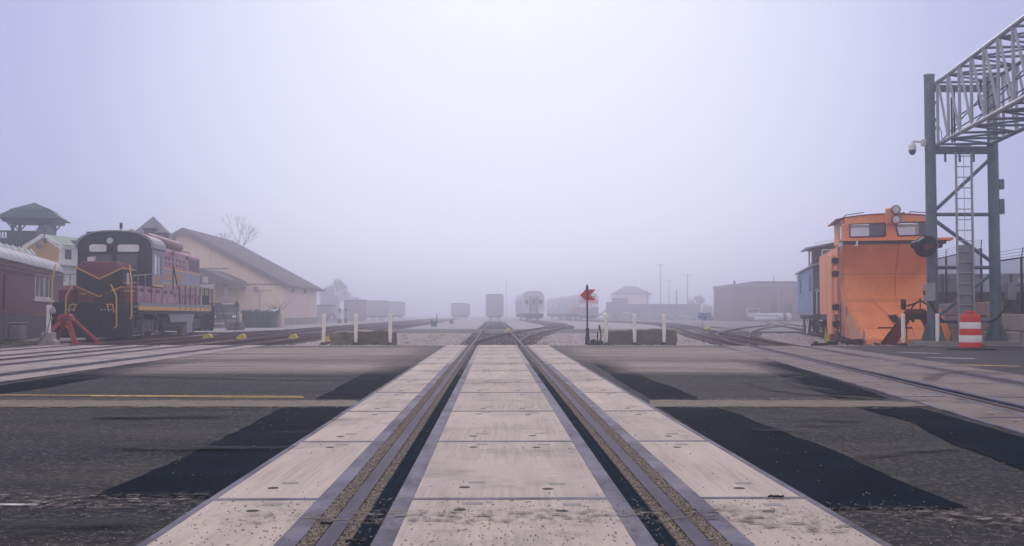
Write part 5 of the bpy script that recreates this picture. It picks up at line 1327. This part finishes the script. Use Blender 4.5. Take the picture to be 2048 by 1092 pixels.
# ================================================================== beige building
def beige_building():
    D = 96.0; L = 16.6
    xe = PX(566,D); xa = PX(366,D); za = 8.55; ze = 3.66; xw = xa - (xe-xa)
    t = thing('depot_building', 'large beige gabled building with a long grey roof sloping down to the right', 'building', (0, D, 0))
    MB().prism([(xw,0),(xe,0),(xe,ze),(xa,za),(xw,ze)],'y',0,.2).build('gable_wall', cream, t)
    MB().prism([(xw,0),(xe,0),(xe,ze),(xa,za),(xw,ze)],'y',L-.2,L).build('gable_wall', cream, t)
    MB().box(xe-.2,xe,.2,L-.2,.55,ze).build('side_wall', creamside, t); MB().box(xe-.25,xe+.05,.0,L,-.1,.55).build('foundation', concrete_g, t)
    MB().box(xw,xw+.2,.2,L-.2,0,ze).build('side_wall', creamside, t)
    for s, xo in ((1, xe), (-1, xw)):
        dx = xo - xa; x2 = xa + dx*1.06; z2 = za - (za-ze)*1.06
        mb = MB().prism([(xa,za),(x2,z2),(x2,z2+.22),(xa,za+.22)] if s>0 else [(x2,z2),(xa,za),(xa,za+.22),(x2,z2+.22)],'y',-.5,L+.4); r = mb.build('roof', roofgrey, t)
        MB().prism([(xa,za-.28),(x2,z2-.28),(x2,z2+.0),(xa,za+.0)],'y',-.52,-.46).build('rake_fascia', mat('fascia_mauve',(.15,.10,.11),.9,var=.1) if s>0 else MATS['fascia_mauve'], t)
        # shingle courses
        for k in range(26):
            u = k/26; p = (xa+dx*1.06*u, za-(za-ze)*1.06*u+.22); u2 = u+.012; q = (xa+dx*1.06*u2, za-(za-ze)*1.06*u2+.22)
            if s > 0: MB().prism([p,q,(q[0],q[1]+.035),(p[0],p[1]+.035)],'y',-.5,L+.4).build('shingle_course', roofgrey, t)
    # vertical siding battens, horizontal seams
    x = xa
    while x < xe - .2:
        zt = za - (za-ze)*(x-xa)/(xe-xa) - .3
        MB().box(x,x+.03,-.02,-.001,0,zt).build('siding_batten', creamside, t); x += 1.22
    MB().box(PX(455,D),xe,-.05,-.021,PZ(570,D),PZ(567.5,D)).build('seam_band', mat('seam_brown',(.28,.2,.17),.9), t)
    MB().box(PX(400,D),PX(457,D),-.05,-.021,PZ(538,D),PZ(536,D)).build('seam_band', MATS['seam_brown'], t)
    MB().box(PX(505,D),PX(545,D),-.05,-.021,PZ(582,D),PZ(581,D)).build('seam_band', MATS['seam_brown'], t)
    l = MB().box(PX(508,D),PX(517,D),-.3,-.02,PZ(582,D),PZ(574,D)).build('vent_hood', greyp, t)
    for yy in (3.5, 9.5): MB().box(xe,xe+.25,yy,yy+.3,3.0,3.4).build('wall_lamp', darkiron, t)
    MB().box(xe,xe+.9,L-.1,L+.3,ze-.35,ze-.1).build('gutter_end', greyp, t)
    MB().box(PX(519.5,D),PX(520.5,D),-.08,-.021,1.2,PZ(581,D)).build('conduit', greyp, t)
    # entrance canopy
    Dc = D - 6; xc0, xc1 = PX(398,Dc), PX(458,Dc)
    zc0, zc1 = PZ(537,Dc), PZ(559,Dc)
    c = MB().prism([(PX(405,Dc),zc0),(xc1,zc1),(xc1,zc1-.35),(xc0-2,zc1-.35),(xc0-2,zc0-.2)],'y',-6,-.02).build('entrance_canopy', roofgrey, t)
    MB().box(xc0-2,xc1-.1,-5.9,-.1,zc1-.75,zc1-.36).build('canopy_fascia', MATS['fascia_mauve'], t)
    MB().box(PX(450,Dc)-.1,PX(450,Dc)+.15,-5.9,-5.7,0,zc1-.36).build('canopy_post', greyp, t)
    MB().box(PX(565,D)-.25,PX(567,D)+.05,-.4,-.1,0,1.4).build('corner_post', creamside, t)
beige_building()
# railing by the entrance
D = 74
t = thing('handrail', 'dark metal handrail on the ramp behind the locomotive', 'railing', (PX(414,D), D, 0))
MB().path([(0,0,1.65),(1.0,0,1.65),(1.4,0,0.2)],.05).path([(0,0,.6),(1.0,0,.6)],.03).build('top_rail', darkiron, t)
for k in range(8): MB().tube((k*.14,0,.2),(k*.14,0,1.65),.02,5).build('baluster', darkiron, t)
# dumpster
D = 78; x0, x1 = PX(484,D), PX(544,D)
t = thing('dumpster', 'open topped dark green dumpster full of boards in front of the beige building', 'dumpster', (x0, D, YG+.1))
w = x1-x0
MB().prism([(.12,0),(w,0),(w,1.22),(0,1.22)],'y',0,.08).prism([(.12,0),(w,0),(w,1.22),(0,1.22)],'y',1.7,1.78).box(.1,w,.08,1.7,0,.06).box(w-.06,w,.08,1.7,0,1.22).box(.02,.1,.08,1.7,.2,1.22).build('tub', green, t)
MB().box(-.1,w+.08,-.06,.08,1.12,1.22).build('rim', green, t)
for k in range(5): MB().box(.4+k*.42,.46+k*.42,-.05,0,.05,1.12).build('rib', green, t)
for k in range(9): MB().beam((.3+.2*k,R.uniform(.2,1.4),1.1),(.9+.2*k,R.uniform(.2,1.5),R.uniform(1.25,1.42)),.2,.04).build('board', creamside if k%2 else whitep, t)
D = 84
t = thing('trailer_shed', 'low pale roofed shed behind the dumpster against the beige building', 'shed', (PX(484,D), D, YG+.1))
MB().box(0,2.9,0,2,0,1.35).build('wall', bluegrey, t); MB().box(-.1,3.0,-.2,2.1,1.35,1.50).build('roof', creamside, t)
t = thing('utility_cabinet', 'grey green utility cabinet right of the dumpster', 'cabinet', (PX(551,82), 82, YG+.1))
MB().box(-.2,.45,0,.5,.3,1.3).build('case', bluegrey, t); MB().box(0,.16,-.02,-.001,.7,.95).build('panel', darkiron, t); MB().box(-.1,.35,.1,.4,0,.3).build('plinth', concrete_g, t)
t = thing('dead_bush', 'bare dry bush and pale stump at the corner of the beige building', 'bush', (PX(560,80), 80, YG+.1))
m = MB(); 
for k in range(26):
    a = R.uniform(-1.9,.6); l = R.uniform(.5,1.6); p = (R.uniform(-.1,.1),0,R.uniform(.9,1.4)); q = (p[0]+math.sin(a)*l, R.uniform(-.3,.3), p[2]+math.cos(a)*l*.6)
    m.tube(p,q,.02,4,r2=.006); m.tube(q,(q[0]+R.uniform(-.4,.4),q[1],q[2]+R.uniform(.0,.3)),.01,3,r2=.004)
m.build('branches', bark, t); MB().lathe([(.2,0),(.18,1.0),(.12,1.5)],(.15,0,0),10).build('stump', creamside, t)

# ================================================================== vehicles
def vehicle(name, lab, cat, px, D, rot, m, kind='pickup', s=1.0, z=YG+.1):
    t = thing(name, lab, cat, (PX(px,D), D, z), rot)
    W = .92*s; 
    if kind == 'pickup': prof = [(-2.6,.45),(2.55,.45),(2.6,.75),(2.5,1.0),(1.25,1.08),(.75,1.62),(-.55,1.68),(-.8,1.08),(-2.6,1.08)]
    elif kind == 'van': prof = [(-2.4,.45),(2.3,.45),(2.4,.8),(2.2,1.1),(1.5,1.25),(1.0,1.9),(-2.3,1.95),(-2.4,1.7)]
    else: prof = [(-2.2,.4),(2.15,.4),(2.2,.75),(1.9,.95),(1.1,1.05),(.5,1.45),(-1.0,1.5),(-1.7,1.08),(-2.2,1.0)]
    prof = [(a*s, b*s) for a, b in prof]
    MB().prism(prof,'x',-W,W).build('body', m, t, bevel=.05)
    top = max(p[1] for p in prof)
    MB().box(-W*.86,W*.86,.78*s if kind!='van' else 1.05*s,(1.22 if kind!='van' else 1.5)*s,1.12*s,top-.14).build('windscreen', glassd, t)
    for sd in (-1,1):
        a, b = sorted((sd*W, sd*(W+.012))); MB().box(a,b,-.5*s,.7*s,1.12*s,top-.12).build('side_window', glassd, t)
        for y in (-1.6*s, 1.6*s):
            wv = MB().lathe([(.36*s,sd*(W-.2)),(.36*s,sd*(W+.01)),(.2*s,sd*(W+.02))],(0,y,.36*s),18,'x').build('wheel', black, t)
        a, b = sorted((sd*.5, sd*.85)); MB().box(a*s,b*s,2.52*s if kind!='van' else 2.34*s,(2.62 if kind!='van' else 2.42)*s,.72*s,.9*s).build('headlight', whitep, t)
    MB().box(-W,W,2.5*s,2.68*s,.42*s,.62*s).build('bumper', greyp, t)
    return t
vehicle('covered_truck','dark covered pickup truck with lamps, facing the tracks beside the beige building','truck',450,80,math.pi+.25,plum,'pickup',1.15, -.2)
vehicle('pickup_truck','white pickup truck parked in the hazy lot left of the brick building','pickup truck',1443,165,math.pi+.15,whitep,'pickup',1.15)
vehicle('van','boxy cream van parked in front of the brick building','van',1504,150,math.pi-.1,beige,'van',.95)
vehicle('parked_car','blue grey car among the hazy scrap right of the red arrow','car',1382,185,math.pi-.6,bluegrey,'car',1.2)
vehicle('box_truck','dim grey van in the middle of the hazy lot','van',1338,205,math.pi+.9,greyp,'van',1.25)

# ================================================================== far right: brick building, scrap, poles
D = 150; x0, x1 = PX(1465,D), PX(1640,D)
t = thing('brick_warehouse', 'long low brick building in the haze behind the cream van', 'building', (x0, D, YG))
z1 = PZ(573,D)-YG
MB().box(0,x1-x0,0,14,0,z1).build('wall', brick_far, t); MB().box(-.15,x1-x0+.1,-.15,14,z1,z1+.35).build('parapet', concrete_g, t)
MB().box(3.4,x1-x0,1,12,z1+.35,PZ(562,D)-YG).build('upper_roof', roofgrey, t)
MB().tube((PX(1554,D)-x0,-.3,0),(PX(1554,D)-x0,-.3,z1-.2),.11,8).build('downpipe', greyp, t)
MB().cbox((.35,.3,z1+.6),(.25,.25,.5)).tube((6.0,.3,z1+.3),(6.0,.3,z1+1.5),.06,6).build('roof_vent', darkiron, t)
for k in range(4): MB().box(5.5+k*1.9,6.6+k*1.9,-.06,-.01,1.4,2.6).build('window', glassd, t)
# silver pipes
t = thing('pipe_stack', 'long silver tank and pipes lying in front of the brick building', 'pipes', (PX(1530,140), 140, YG+.1), -.06)
for k in range(3): MB().lathe([(.28,-1.4+k*.15),(.28,3.3-k*.5)],(0,k*.7,.35+.5*(k==2)),12,'x').build('pipe', silver, t)
t2 = thing('storage_tank', 'short dark banded tank at the right end of the silver pipes', 'tank', (PX(1566,140), 140, YG+.1))
MB().lathe([(.5,-.9),(.55,-.8),(.55,.9),(.45,1.0)],(0,0,.6),16,'x').build('shell', silver, t2, smooth=True); MB().lathe([(.57,-.1),(.57,.35)],(0,0,.6),16,'x').build('band', darkiron, t2)
MB().box(-.7,.7,-.3,.3,0,.25).build('cradle', darkiron, t2)
D = 150
t = thing('tank', 'white boxy tank trailer in the haze right of the tall poles', 'tank', (PX(1415,160), 160, .7)); MB().box(-.9,.8,0,1.5,.4,1.5).build('body', whitep, t, bevel=.2); MB().box(-.7,.6,.2,1.2,-.8,.39).build('stand', darkiron, t)
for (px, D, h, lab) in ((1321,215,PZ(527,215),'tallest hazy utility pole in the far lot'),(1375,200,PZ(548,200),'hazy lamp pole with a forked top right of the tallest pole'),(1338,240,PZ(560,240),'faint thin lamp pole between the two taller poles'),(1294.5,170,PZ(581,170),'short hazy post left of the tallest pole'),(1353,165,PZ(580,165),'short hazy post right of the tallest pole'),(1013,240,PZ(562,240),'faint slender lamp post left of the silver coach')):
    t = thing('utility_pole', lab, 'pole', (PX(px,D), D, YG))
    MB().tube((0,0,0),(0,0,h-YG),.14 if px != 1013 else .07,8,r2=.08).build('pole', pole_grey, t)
    if px in (1321,1375,1338): MB().path([(-.8,0,h-YG-.3),(.8,0,h-YG-.3)],.06,5).path([(-.8,0,h-YG-.3),(-.8,0,h-YG)],.05,5).path([(.8,0,h-YG-.3),(.8,0,h-YG)],.05,5).build('crossarm', pole_grey, t)
    elif px == 1013: MB().cbox((0,0,h-YG),(.4,.2,.15)).build('lamp', pole_grey, t)
# scrap heap and low sheds
t = thing('scrap_heap', 'tangled heap of scrap metal in the haze right of the orange fronted train', 'scrap heap', (PX(1250,175), 175, YG))
for k in range(46):
    a = (R.uniform(-5,13), R.uniform(-2,3), R.uniform(.1,1.2)); b2 = (a[0]+R.uniform(-2,2), a[1]+R.uniform(-1,1), max(.1,a[2]+R.uniform(-1,1.6)))
    MB().beam(a, b2, R.uniform(.06,.25), R.uniform(.05,.3)).build('scrap_piece', R.choice([greyp,silver,silver,shed_grey,bluegrey]), t)
t = thing('shed', 'grey stepped shed behind the scrap heap', 'shed', (PX(1216,180), 180, YG))
MB().box(0,1.0,0,4,0,PZ(604,180)-YG).box(1.0,3.4,0,4,0,PZ(596.5,180)-YG).build('wall', shed_grey, t); MB().box(3.4,16,1,5,0,PZ(608,180)-YG).build('low_wall', shed_grey, t)
t = thing('far_house', 'faint pale house with a hipped roof beyond the scrap heap', 'building', (PX(1263,250), 250, YG))
MB().box(-4,4.3,0,8,0,PZ(587,250)).build('wall', creamside, t); MB().add([(-4.6,-.5,PZ(587,250)),(5.2,-.5,PZ(587,250)),(5.2,8.5,PZ(587,250)),(-4.6,8.5,PZ(587,250)),(-1.2,4,PZ(570,250)),(1.4,4,PZ(570,250))],[(0,1,5,4),(1,2,5),(2,3,4,5),(3,0,4),(3,2,1,0)]).build('roof', roofgrey, t)
def tree(px, D, h, w, lab, seed, dense=False):
    r = random.Random(seed); t = thing('tree', lab, 'tree', (PX(px,D), D, YG))
    mb = MB()
    def grow(p, d, l, rad, n):
        q = p + d*l; mb.tube(p, q, rad, 5, r2=rad*.65, caps=False)
        if n == 0: tips.append(q); return
        for k in range(r.choice((2,3,3))):
            nd = (d + Vector((r.uniform(-1,1)*w, r.uniform(-1,1)*w, r.uniform(-.1,.5)))).normalized(); grow(q, nd, l*r.uniform(.62,.85), rad*.6, n-1)
    tips = []
    mb.tube((0,0,0),(0,0,h*.22),h*.02,7,r2=h*.016); mb.build('trunk', bark, t); mb = MB()
    grow(Vector((0,0,h*.22)), Vector((0,0,1)), h*.20, h*.014, 6); mb.build('branches', bark, t)
    if dense:
        v = []; f = []
        for q in range(26):
            zc = r.uniform(.14, .93); wd = w * h * .5 * math.sin(math.pi * min(1, zc + .12)) ** .7
            cx, cy_, cz = r.uniform(-wd, wd), r.uniform(-wd, wd), zc * h; rr = r.uniform(.07, .15) * h
            for k in range(170):
                d3 = Vector((r.gauss(0,1), r.gauss(0,1), r.gauss(0,.8))).normalized() * rr * r.uniform(.3, 1.25) ** .7
                c = Vector((cx, cy_, cz)) + d3; s = r.uniform(.10, .30); a = Vector((r.uniform(-1,1),r.uniform(-1,1),r.uniform(-1,1))).normalized(); b3 = a.orthogonal().normalized()
                n0 = len(v); v += [tuple(c+a*s),tuple(c+b3*s*.7),tuple(c-a*s)]; f.append((n0,n0+1,n0+2))
        me = bpy.data.meshes.new('crown'); me.from_pydata(v,[],f); me.materials.append(foliage); o = bpy.data.objects.new('crown', me); C.objects.link(o); o.parent = t
    return t
tree(458, 190, 19.8, .75, 'bare leafless tree rising behind the long grey roof', 4)
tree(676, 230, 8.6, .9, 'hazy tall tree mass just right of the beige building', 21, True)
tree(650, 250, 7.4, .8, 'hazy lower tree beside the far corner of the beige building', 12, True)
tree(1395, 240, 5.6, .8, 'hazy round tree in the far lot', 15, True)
# far left hazy railcars and sheds
def far_box(px0, px1, D, py0, lab, m, name='freight_car', cat='railway car', L=8, dz=.6):
    t = thing(name, lab, cat, (PX((px0+px1)/2,D), D, 0), 0.0)
    w = (PX(px1,D)-PX(px0,D))/2; z1 = PZ(py0,D)
    MB().box(-w,w,0,L,dz,z1-.15).build('body', m, t, bevel=.06)
    MB().prism([(-w,z1-.15),(w,z1-.15),(w*.7,z1),(-w*.7,z1)],'y',0,L).build('roof', roofgrey, t)
    MB().box(-w*.8,w*.8,.1,L-.1,dz-.3,dz).build('underframe', black, t)
    for y in (1.2, L-1.2): wheelset(t, 'wheelset', 0, y, .42)
    for k in (-1, 1): MB().box(k*w*.8-.02,k*w*.8+.02,-.05,-.001,.8,z1-.4).build('end_post', m, t)
    return t
far_box(971.5,1006,186,588,'tall dark boxcar standing in the fog on the straight middle track', mat('hazed_boxcar_paint',(.30,.31,.37),.8,var=.2), L=15)  # boxcar colour lightened so it fades as in denser fog
far_box(902,934,200,606,'rounded low railcar fading in the fog left of the boxcar', mat('hazy_car_paint',(.40,.41,.46),.8,var=.2), L=15)  # haze put into the paint colour of the far railcars
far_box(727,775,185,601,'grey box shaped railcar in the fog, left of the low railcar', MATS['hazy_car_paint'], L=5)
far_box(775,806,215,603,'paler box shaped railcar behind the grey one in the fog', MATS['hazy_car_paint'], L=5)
t = thing('shed', 'low dark shed against the far end of the beige building', 'shed', (PX(634,140), 140, YG)); MB().box(0,1.8,0,4,0,PZ(611,140)-YG).build('wall', bluegrey, t); MB().box(-.1,1.9,-.1,4,PZ(611,140)-YG,PZ(611,140)-YG+.1).build('roof', darkiron, t)
t = thing('shed', 'pale mauve low shed in the haze behind the two small switch stands', 'shed', (PX(688,165), 165, YG)); MB().box(0,3,0,4,0,PZ(602,165)-YG).build('wall', mat('mauve_shed',(.30,.24,.28),.9), t); MB().box(-.1,3.1,-.1,4,PZ(602,165)-YG,PZ(602,165)-YG+.2).build('roof', roofgrey, t)
t = thing('barrier', 'faded red and white striped barrier trestle in the haze left of the small switch stands', 'barrier', (PX(664,120), 120, YG+.08))
for s in (-1,1): MB().beam((s*.8,0,0),(s*.1,0,1.1),.14,.1,(0,1,0)).build('leg', bump_red, t)
for k in range(4): MB().beam((-.6+.4*k,-.08,.55+.12*k),(-.2+.4*k,-.08,.67+.12*k),.05,.16,(0,1,0)).build('striped_board', whitep if k%2 else bump_red, t)
for k in range(3):
    t = thing('picket_fence_post', ['hazy white post nearest the beige building','hazy white post in the middle of three','hazy white post nearest the barrier'][k], 'post', (PX(649+k*5,150), 150, YG)); MB().box(-.06,.06,-.06,.06,0,1.8).build('shaft', greyp, t); MB().box(-.08,.08,-.08,.08,1.8,1.86).build('cap', greyp, t)

# ================================================================== far coaches
def coach(x, y, rot, lab, L=25.5, front='silver', door=True):
    t = thing('passenger_coach', lab, 'railway coach', (x, y, 0), rot)
    W = 1.53; z0, z1, zt = .95, 3.4, 4.25
    prof = [(-W+.15,z0),(W-.15,z0),(W,z0+.5),(W,z1),(W-.18,zt-.35),(W-.6,zt-.08),(0,zt),(-W+.6,zt-.08),(-W+.18,zt-.35),(-W,z1),(-W,z0+.5)]
    MB().prism(prof,'y',0,L).build('body', silver, t, smooth=True)
    MB().box(-W+.1,W-.1,.3,L-.3,.45,z0).build('underframe', black, t)
    MB().prism([(-1.35,z0),(1.35,z0),(1.1,.25),(-1.1,.25)],'y',-.05,.2).build('skirt', black, t)
    for yy in (2.6, 5.0, L-5.0, L-2.6): wheelset(t, 'wheelset', 0, yy, .44)
    for k in range(6):
        for s in (-1, 1):
            a, b = sorted((s*W, s*(W+.01))); MB().box(a,b,3.5+k*3.3,5.6+k*3.3,2.1,2.95).build('side_window', glassd, t)
    if door:
        d = MB().box(-.42,.42,-.06,0,1.25,3.35).build('end_door', silverroof, t); MB().box(-.2,.2,-.075,-.061,2.2,3.0).build('door_window', glassd, d)
        for k in (-1, 1): MB().box(k*.5-.05,k*.5+.05,-.16,0,1.1,3.5).build('diaphragm_post', darkiron, t)
        for x0, x1 in ((-1.25,-.75),(.75,1.22)): MB().box(x0,x1,-.02,-.001,2.3,2.95).build('end_window', glassd, t)
        MB().box(-1.3,-.85,-.1,-.01,1.0,1.35).box(.85,1.3,-.1,-.01,1.0,1.35).build('step_box', whitep, t)
    return t
coach(PX(1067.5,150), 150, .04, 'silver passenger coach with a central end door, standing in the fog right of the boxcar')
t = coach(PX(1177,160), 160, .062, 'leading coach of the hazy train, with a white and red band across its front', door=False)
MB().box(-1.5,1.5,-.03,-.001,2.55,2.95).build('red_band', target_red, t); MB().box(-1.35,1.5,-.035,-.001,1.95,2.5).build('white_band', whitep, t)
MB().box(-1.5,1.5,-.25,-.001,.7,1.9).build('front_sill', shed_grey, t)
MB().box(-1.1,1.1,-.02,-.001,2.98,3.7).build('windscreen', glassd, t)
lettering('MBTA', .5, target_red, (.05,-.05,2.22), (math.pi/2,0,0), t, .8, .01)
MB().box(-W_ if False else -1.56,-1.531,0,9,1.3,1.9).build('side_stripe', pinkor, t)
coach(PX(1177,160)-1.64, 186.2, .062, 'second coach of the hazy train, behind the one with the red and white front')

# ================================================================== right: fences and block wall
def fence(A, B, z0, z1, nposts, lab, mesh=True):
    A, B = Vector(A), Vector(B); d = (B-A); L = d.length; rot = math.atan2(d.y, d.x)
    t = thing('chain_link_fence', lab, 'fence', (A.x, A.y, 0), rot)
    for k in range(nposts):
        x = L*k/(nposts-1)
        MB().tube((x,0,z0),(x,0,z1+.02),.04,8).build('fence_post', darkiron, t)
        MB().tube((x,0,z1),(x+.30,-.05,z1+.30),.018,5).build('barb_arm', darkiron, t)
    MB().tube((0,0,z1),(L,0,z1),.028,6).tube((0,0,z0+.05),(L,0,z0+.05),.02,6).tube((0,0,(z0+z1)/2),(L,0,(z0+z1)/2),.018,6).build('fence_rail', darkiron, t)
    m = MB()
    for k in range(3): m.tube((0,-.05,z1+.08+.1*k),(L+.2,-.05,z1+.10+.1*k),.006,4)
    m.build('barbed_wire', darkiron, t)
    m = MB(); s = .075; h = z1-z0; n = int((L+h)/s)
    v = []; f = []; r = .0032
    for sg in (1, -1):
        for k in range(n):
            x0 = -h + k*s; x1 = x0 + h; za, zb2 = (z0, z1) if sg > 0 else (z1, z0)
            if x0 < 0: za = za + (zb2-za)*(-x0/h); x0 = 0
            if x1 > L: zb2 = za + (zb2-za)*((L-x0)/(x1-x0)) if x1 > x0 else zb2; x1 = L
            if x1 <= x0: continue
            m.tube((x0,0,za),(x1,0,zb2),r,3,caps=False)
    m.build('chain_link_mesh', darkiron, t, kind='stuff')
    return t
fence((18.4,46.0,0),(17.0,38.0,0),1.35,3.28,4,'chain link fence with barbed wire seen behind the ladder between the gantry posts')
fence((16.6,36.0,0),(15.2,24.0,0),.95,2.72,6,'chain link fence with barbed wire right of the right gantry post')
def block_wall(A, B, z1, lab, n, rows=2):
    A, B = Vector(A), Vector(B); d = B-A; L = d.length
    t = thing('block_wall', lab, 'wall', (A.x, A.y, YG), math.atan2(d.y, d.x))
    h = (z1-YG)/rows; w = L/n
    for r_ in range(rows):
        for k in range(n + (r_%2)):
            x0 = k*w - (w/2 if r_%2 else 0); x1 = min(L, x0+w); x0 = max(0, x0)
            MB().box(x0+.012,x1-.012,-.3+.015*r_+R.uniform(-.02,.02),.3,h*r_+.01,h*(r_+1)-.012).build('concrete_block', concrete_g, t, bevel=.035)
    MB().box(0,L,-.22,.28,0,z1-YG-.05).build('core', concrete_g, t)
block_wall((18.6,46.5,0),(17.0,37.0,0),1.35,'concrete block wall under the fence between the gantry posts',6,3)
block_wall((16.8,36.5,0),(15.2,23.5,0),.92,'concrete block wall under the fence at the right edge',8,2)
D = 52
t = thing('trailer', 'long dark trailer with a pale stripe behind the fences at the right edge', 'trailer', (PX(1866,D), D, YG), -.15)
MB().box(0,16,0,3,.4,PZ(548,D)-YG).build('body', bluegrey, t); MB().box(4,16.02,-.02,-.001,PZ(566,D)-YG,PZ(556,D)-YG).build('stripe', whitep, t); MB().box(0,16,-.02,-.001,.5,2.2).build('lower_panel', darkiron, t)
for k in range(5): MB().box(.4+3.2*k,.5+3.2*k,-.06,-.02,.5,PZ(548,D)-YG).build('side_post', darkiron, t)
for x in (2,14): MB().lathe([(.45,-.1),(.45,.2)],(x,.2,.45),14,'y').build('wheel', black, t)
t = thing('container', 'dark red brown container low behind the gantry ladder', 'container', (PX(1895,44), 44, YG), -.1)
MB().box(0,2.6,0,2.4,.1,1.5).build('body', railrust, t); MB().box(0,2.6,-.04,-.001,1.3,1.5).build('top_rail', darkiron, t)

# ================================================================== small things
t = thing('weed', 'tall dry weed stalks behind the right end of the dusty block', 'plant', (PX(1340,33.6), 33.6, YG))
for k in range(5):
    a = R.uniform(-.15,.2); h = R.uniform(.45,1.05); m = MB(); p = Vector((R.uniform(-.2,.2),0,0)); pts = [p]
    for j in range(4): pts.append(p + Vector((a*h*(j+1)/4+.03*math.sin(j+k), 0, h*(j+1)/4)))
    m.path([tuple(q) for q in pts], .006, 4)
    for j in range(6): q = pts[2].lerp(pts[4], j/6); m.tube(q, q + Vector((R.uniform(-.08,.08),0,.05)), .004, 3)
    m.build('stalk', bark, t)
# bits of stone and grass tufts along the road edge
q = np.stack([rng.uniform(-13, 15, 2600), YE + rng.normal(.0, .16, 2600)], 1)
q = q[(np.abs(q[:,0]-MC(31)) > 1.6) & (np.abs(q[:,0]-TL(31)) > 1.6) & (np.abs(q[:,0]-TR(31)) > 1.6) & (np.abs(q[:,0]-TL2(31)) > 1.6)]
stones(q, rng.uniform(.012,.035,len(q)), np.full(len(q), -.02), 'edge_gravel', stone, label='gravel spilt along the far edge of the road')
v = MB()
for k in range(2600):
    x = R.uniform(-26,-17.3); y = R.uniform(31.3,40.8); h = R.uniform(.05,.16); a = R.uniform(0,6.28)
    v.add([(x,y,YG+.05),(x+.02*math.cos(a),y+.02*math.sin(a),YG+.05),(x+R.uniform(-.05,.05),y+R.uniform(-.05,.05),YG+.05+h)],[(0,1,2)])
v.build('grass_blades', grass, kind='stuff', label='short grass on the verge at the left edge')

weedm = mat('dry_weeds', (.16,.15,.09), .9, col2=(.09,.10,.05), scale=3, spec=.1, coord='World')
v = MB(); r4 = random.Random(44)
spots = [(PX(655,32.4),32.3),(PX(790,32.4),32.5),(PX(1210,32.6),32.6),(PX(1358,32.6),32.6),(PX(1195,31.8),31.8)] + [(r4.uniform(-13,15), YE + r4.uniform(.05,.6)) for k in range(26)] + [(r4.uniform(-7,6), r4.uniform(33,52)) for k in range(40)] + [(r4.uniform(-24,-14), r4.uniform(60,75)) for k in range(20)]
for x, y in spots:
    for k in range(22):
        a = r4.uniform(0, 6.28); l = r4.uniform(.05, .22); bx0, by0 = x + r4.gauss(0,.10), y + r4.gauss(0,.08)
        v.add([(bx0-.004,by0,YG),(bx0+.004,by0,YG),(bx0+math.cos(a)*l*.5,by0+math.sin(a)*l*.5,YG+.03+l)],[(0,1,2)])
v.build('weed_tufts', weedm, kind='stuff', label='dry weed tufts in the ballast')
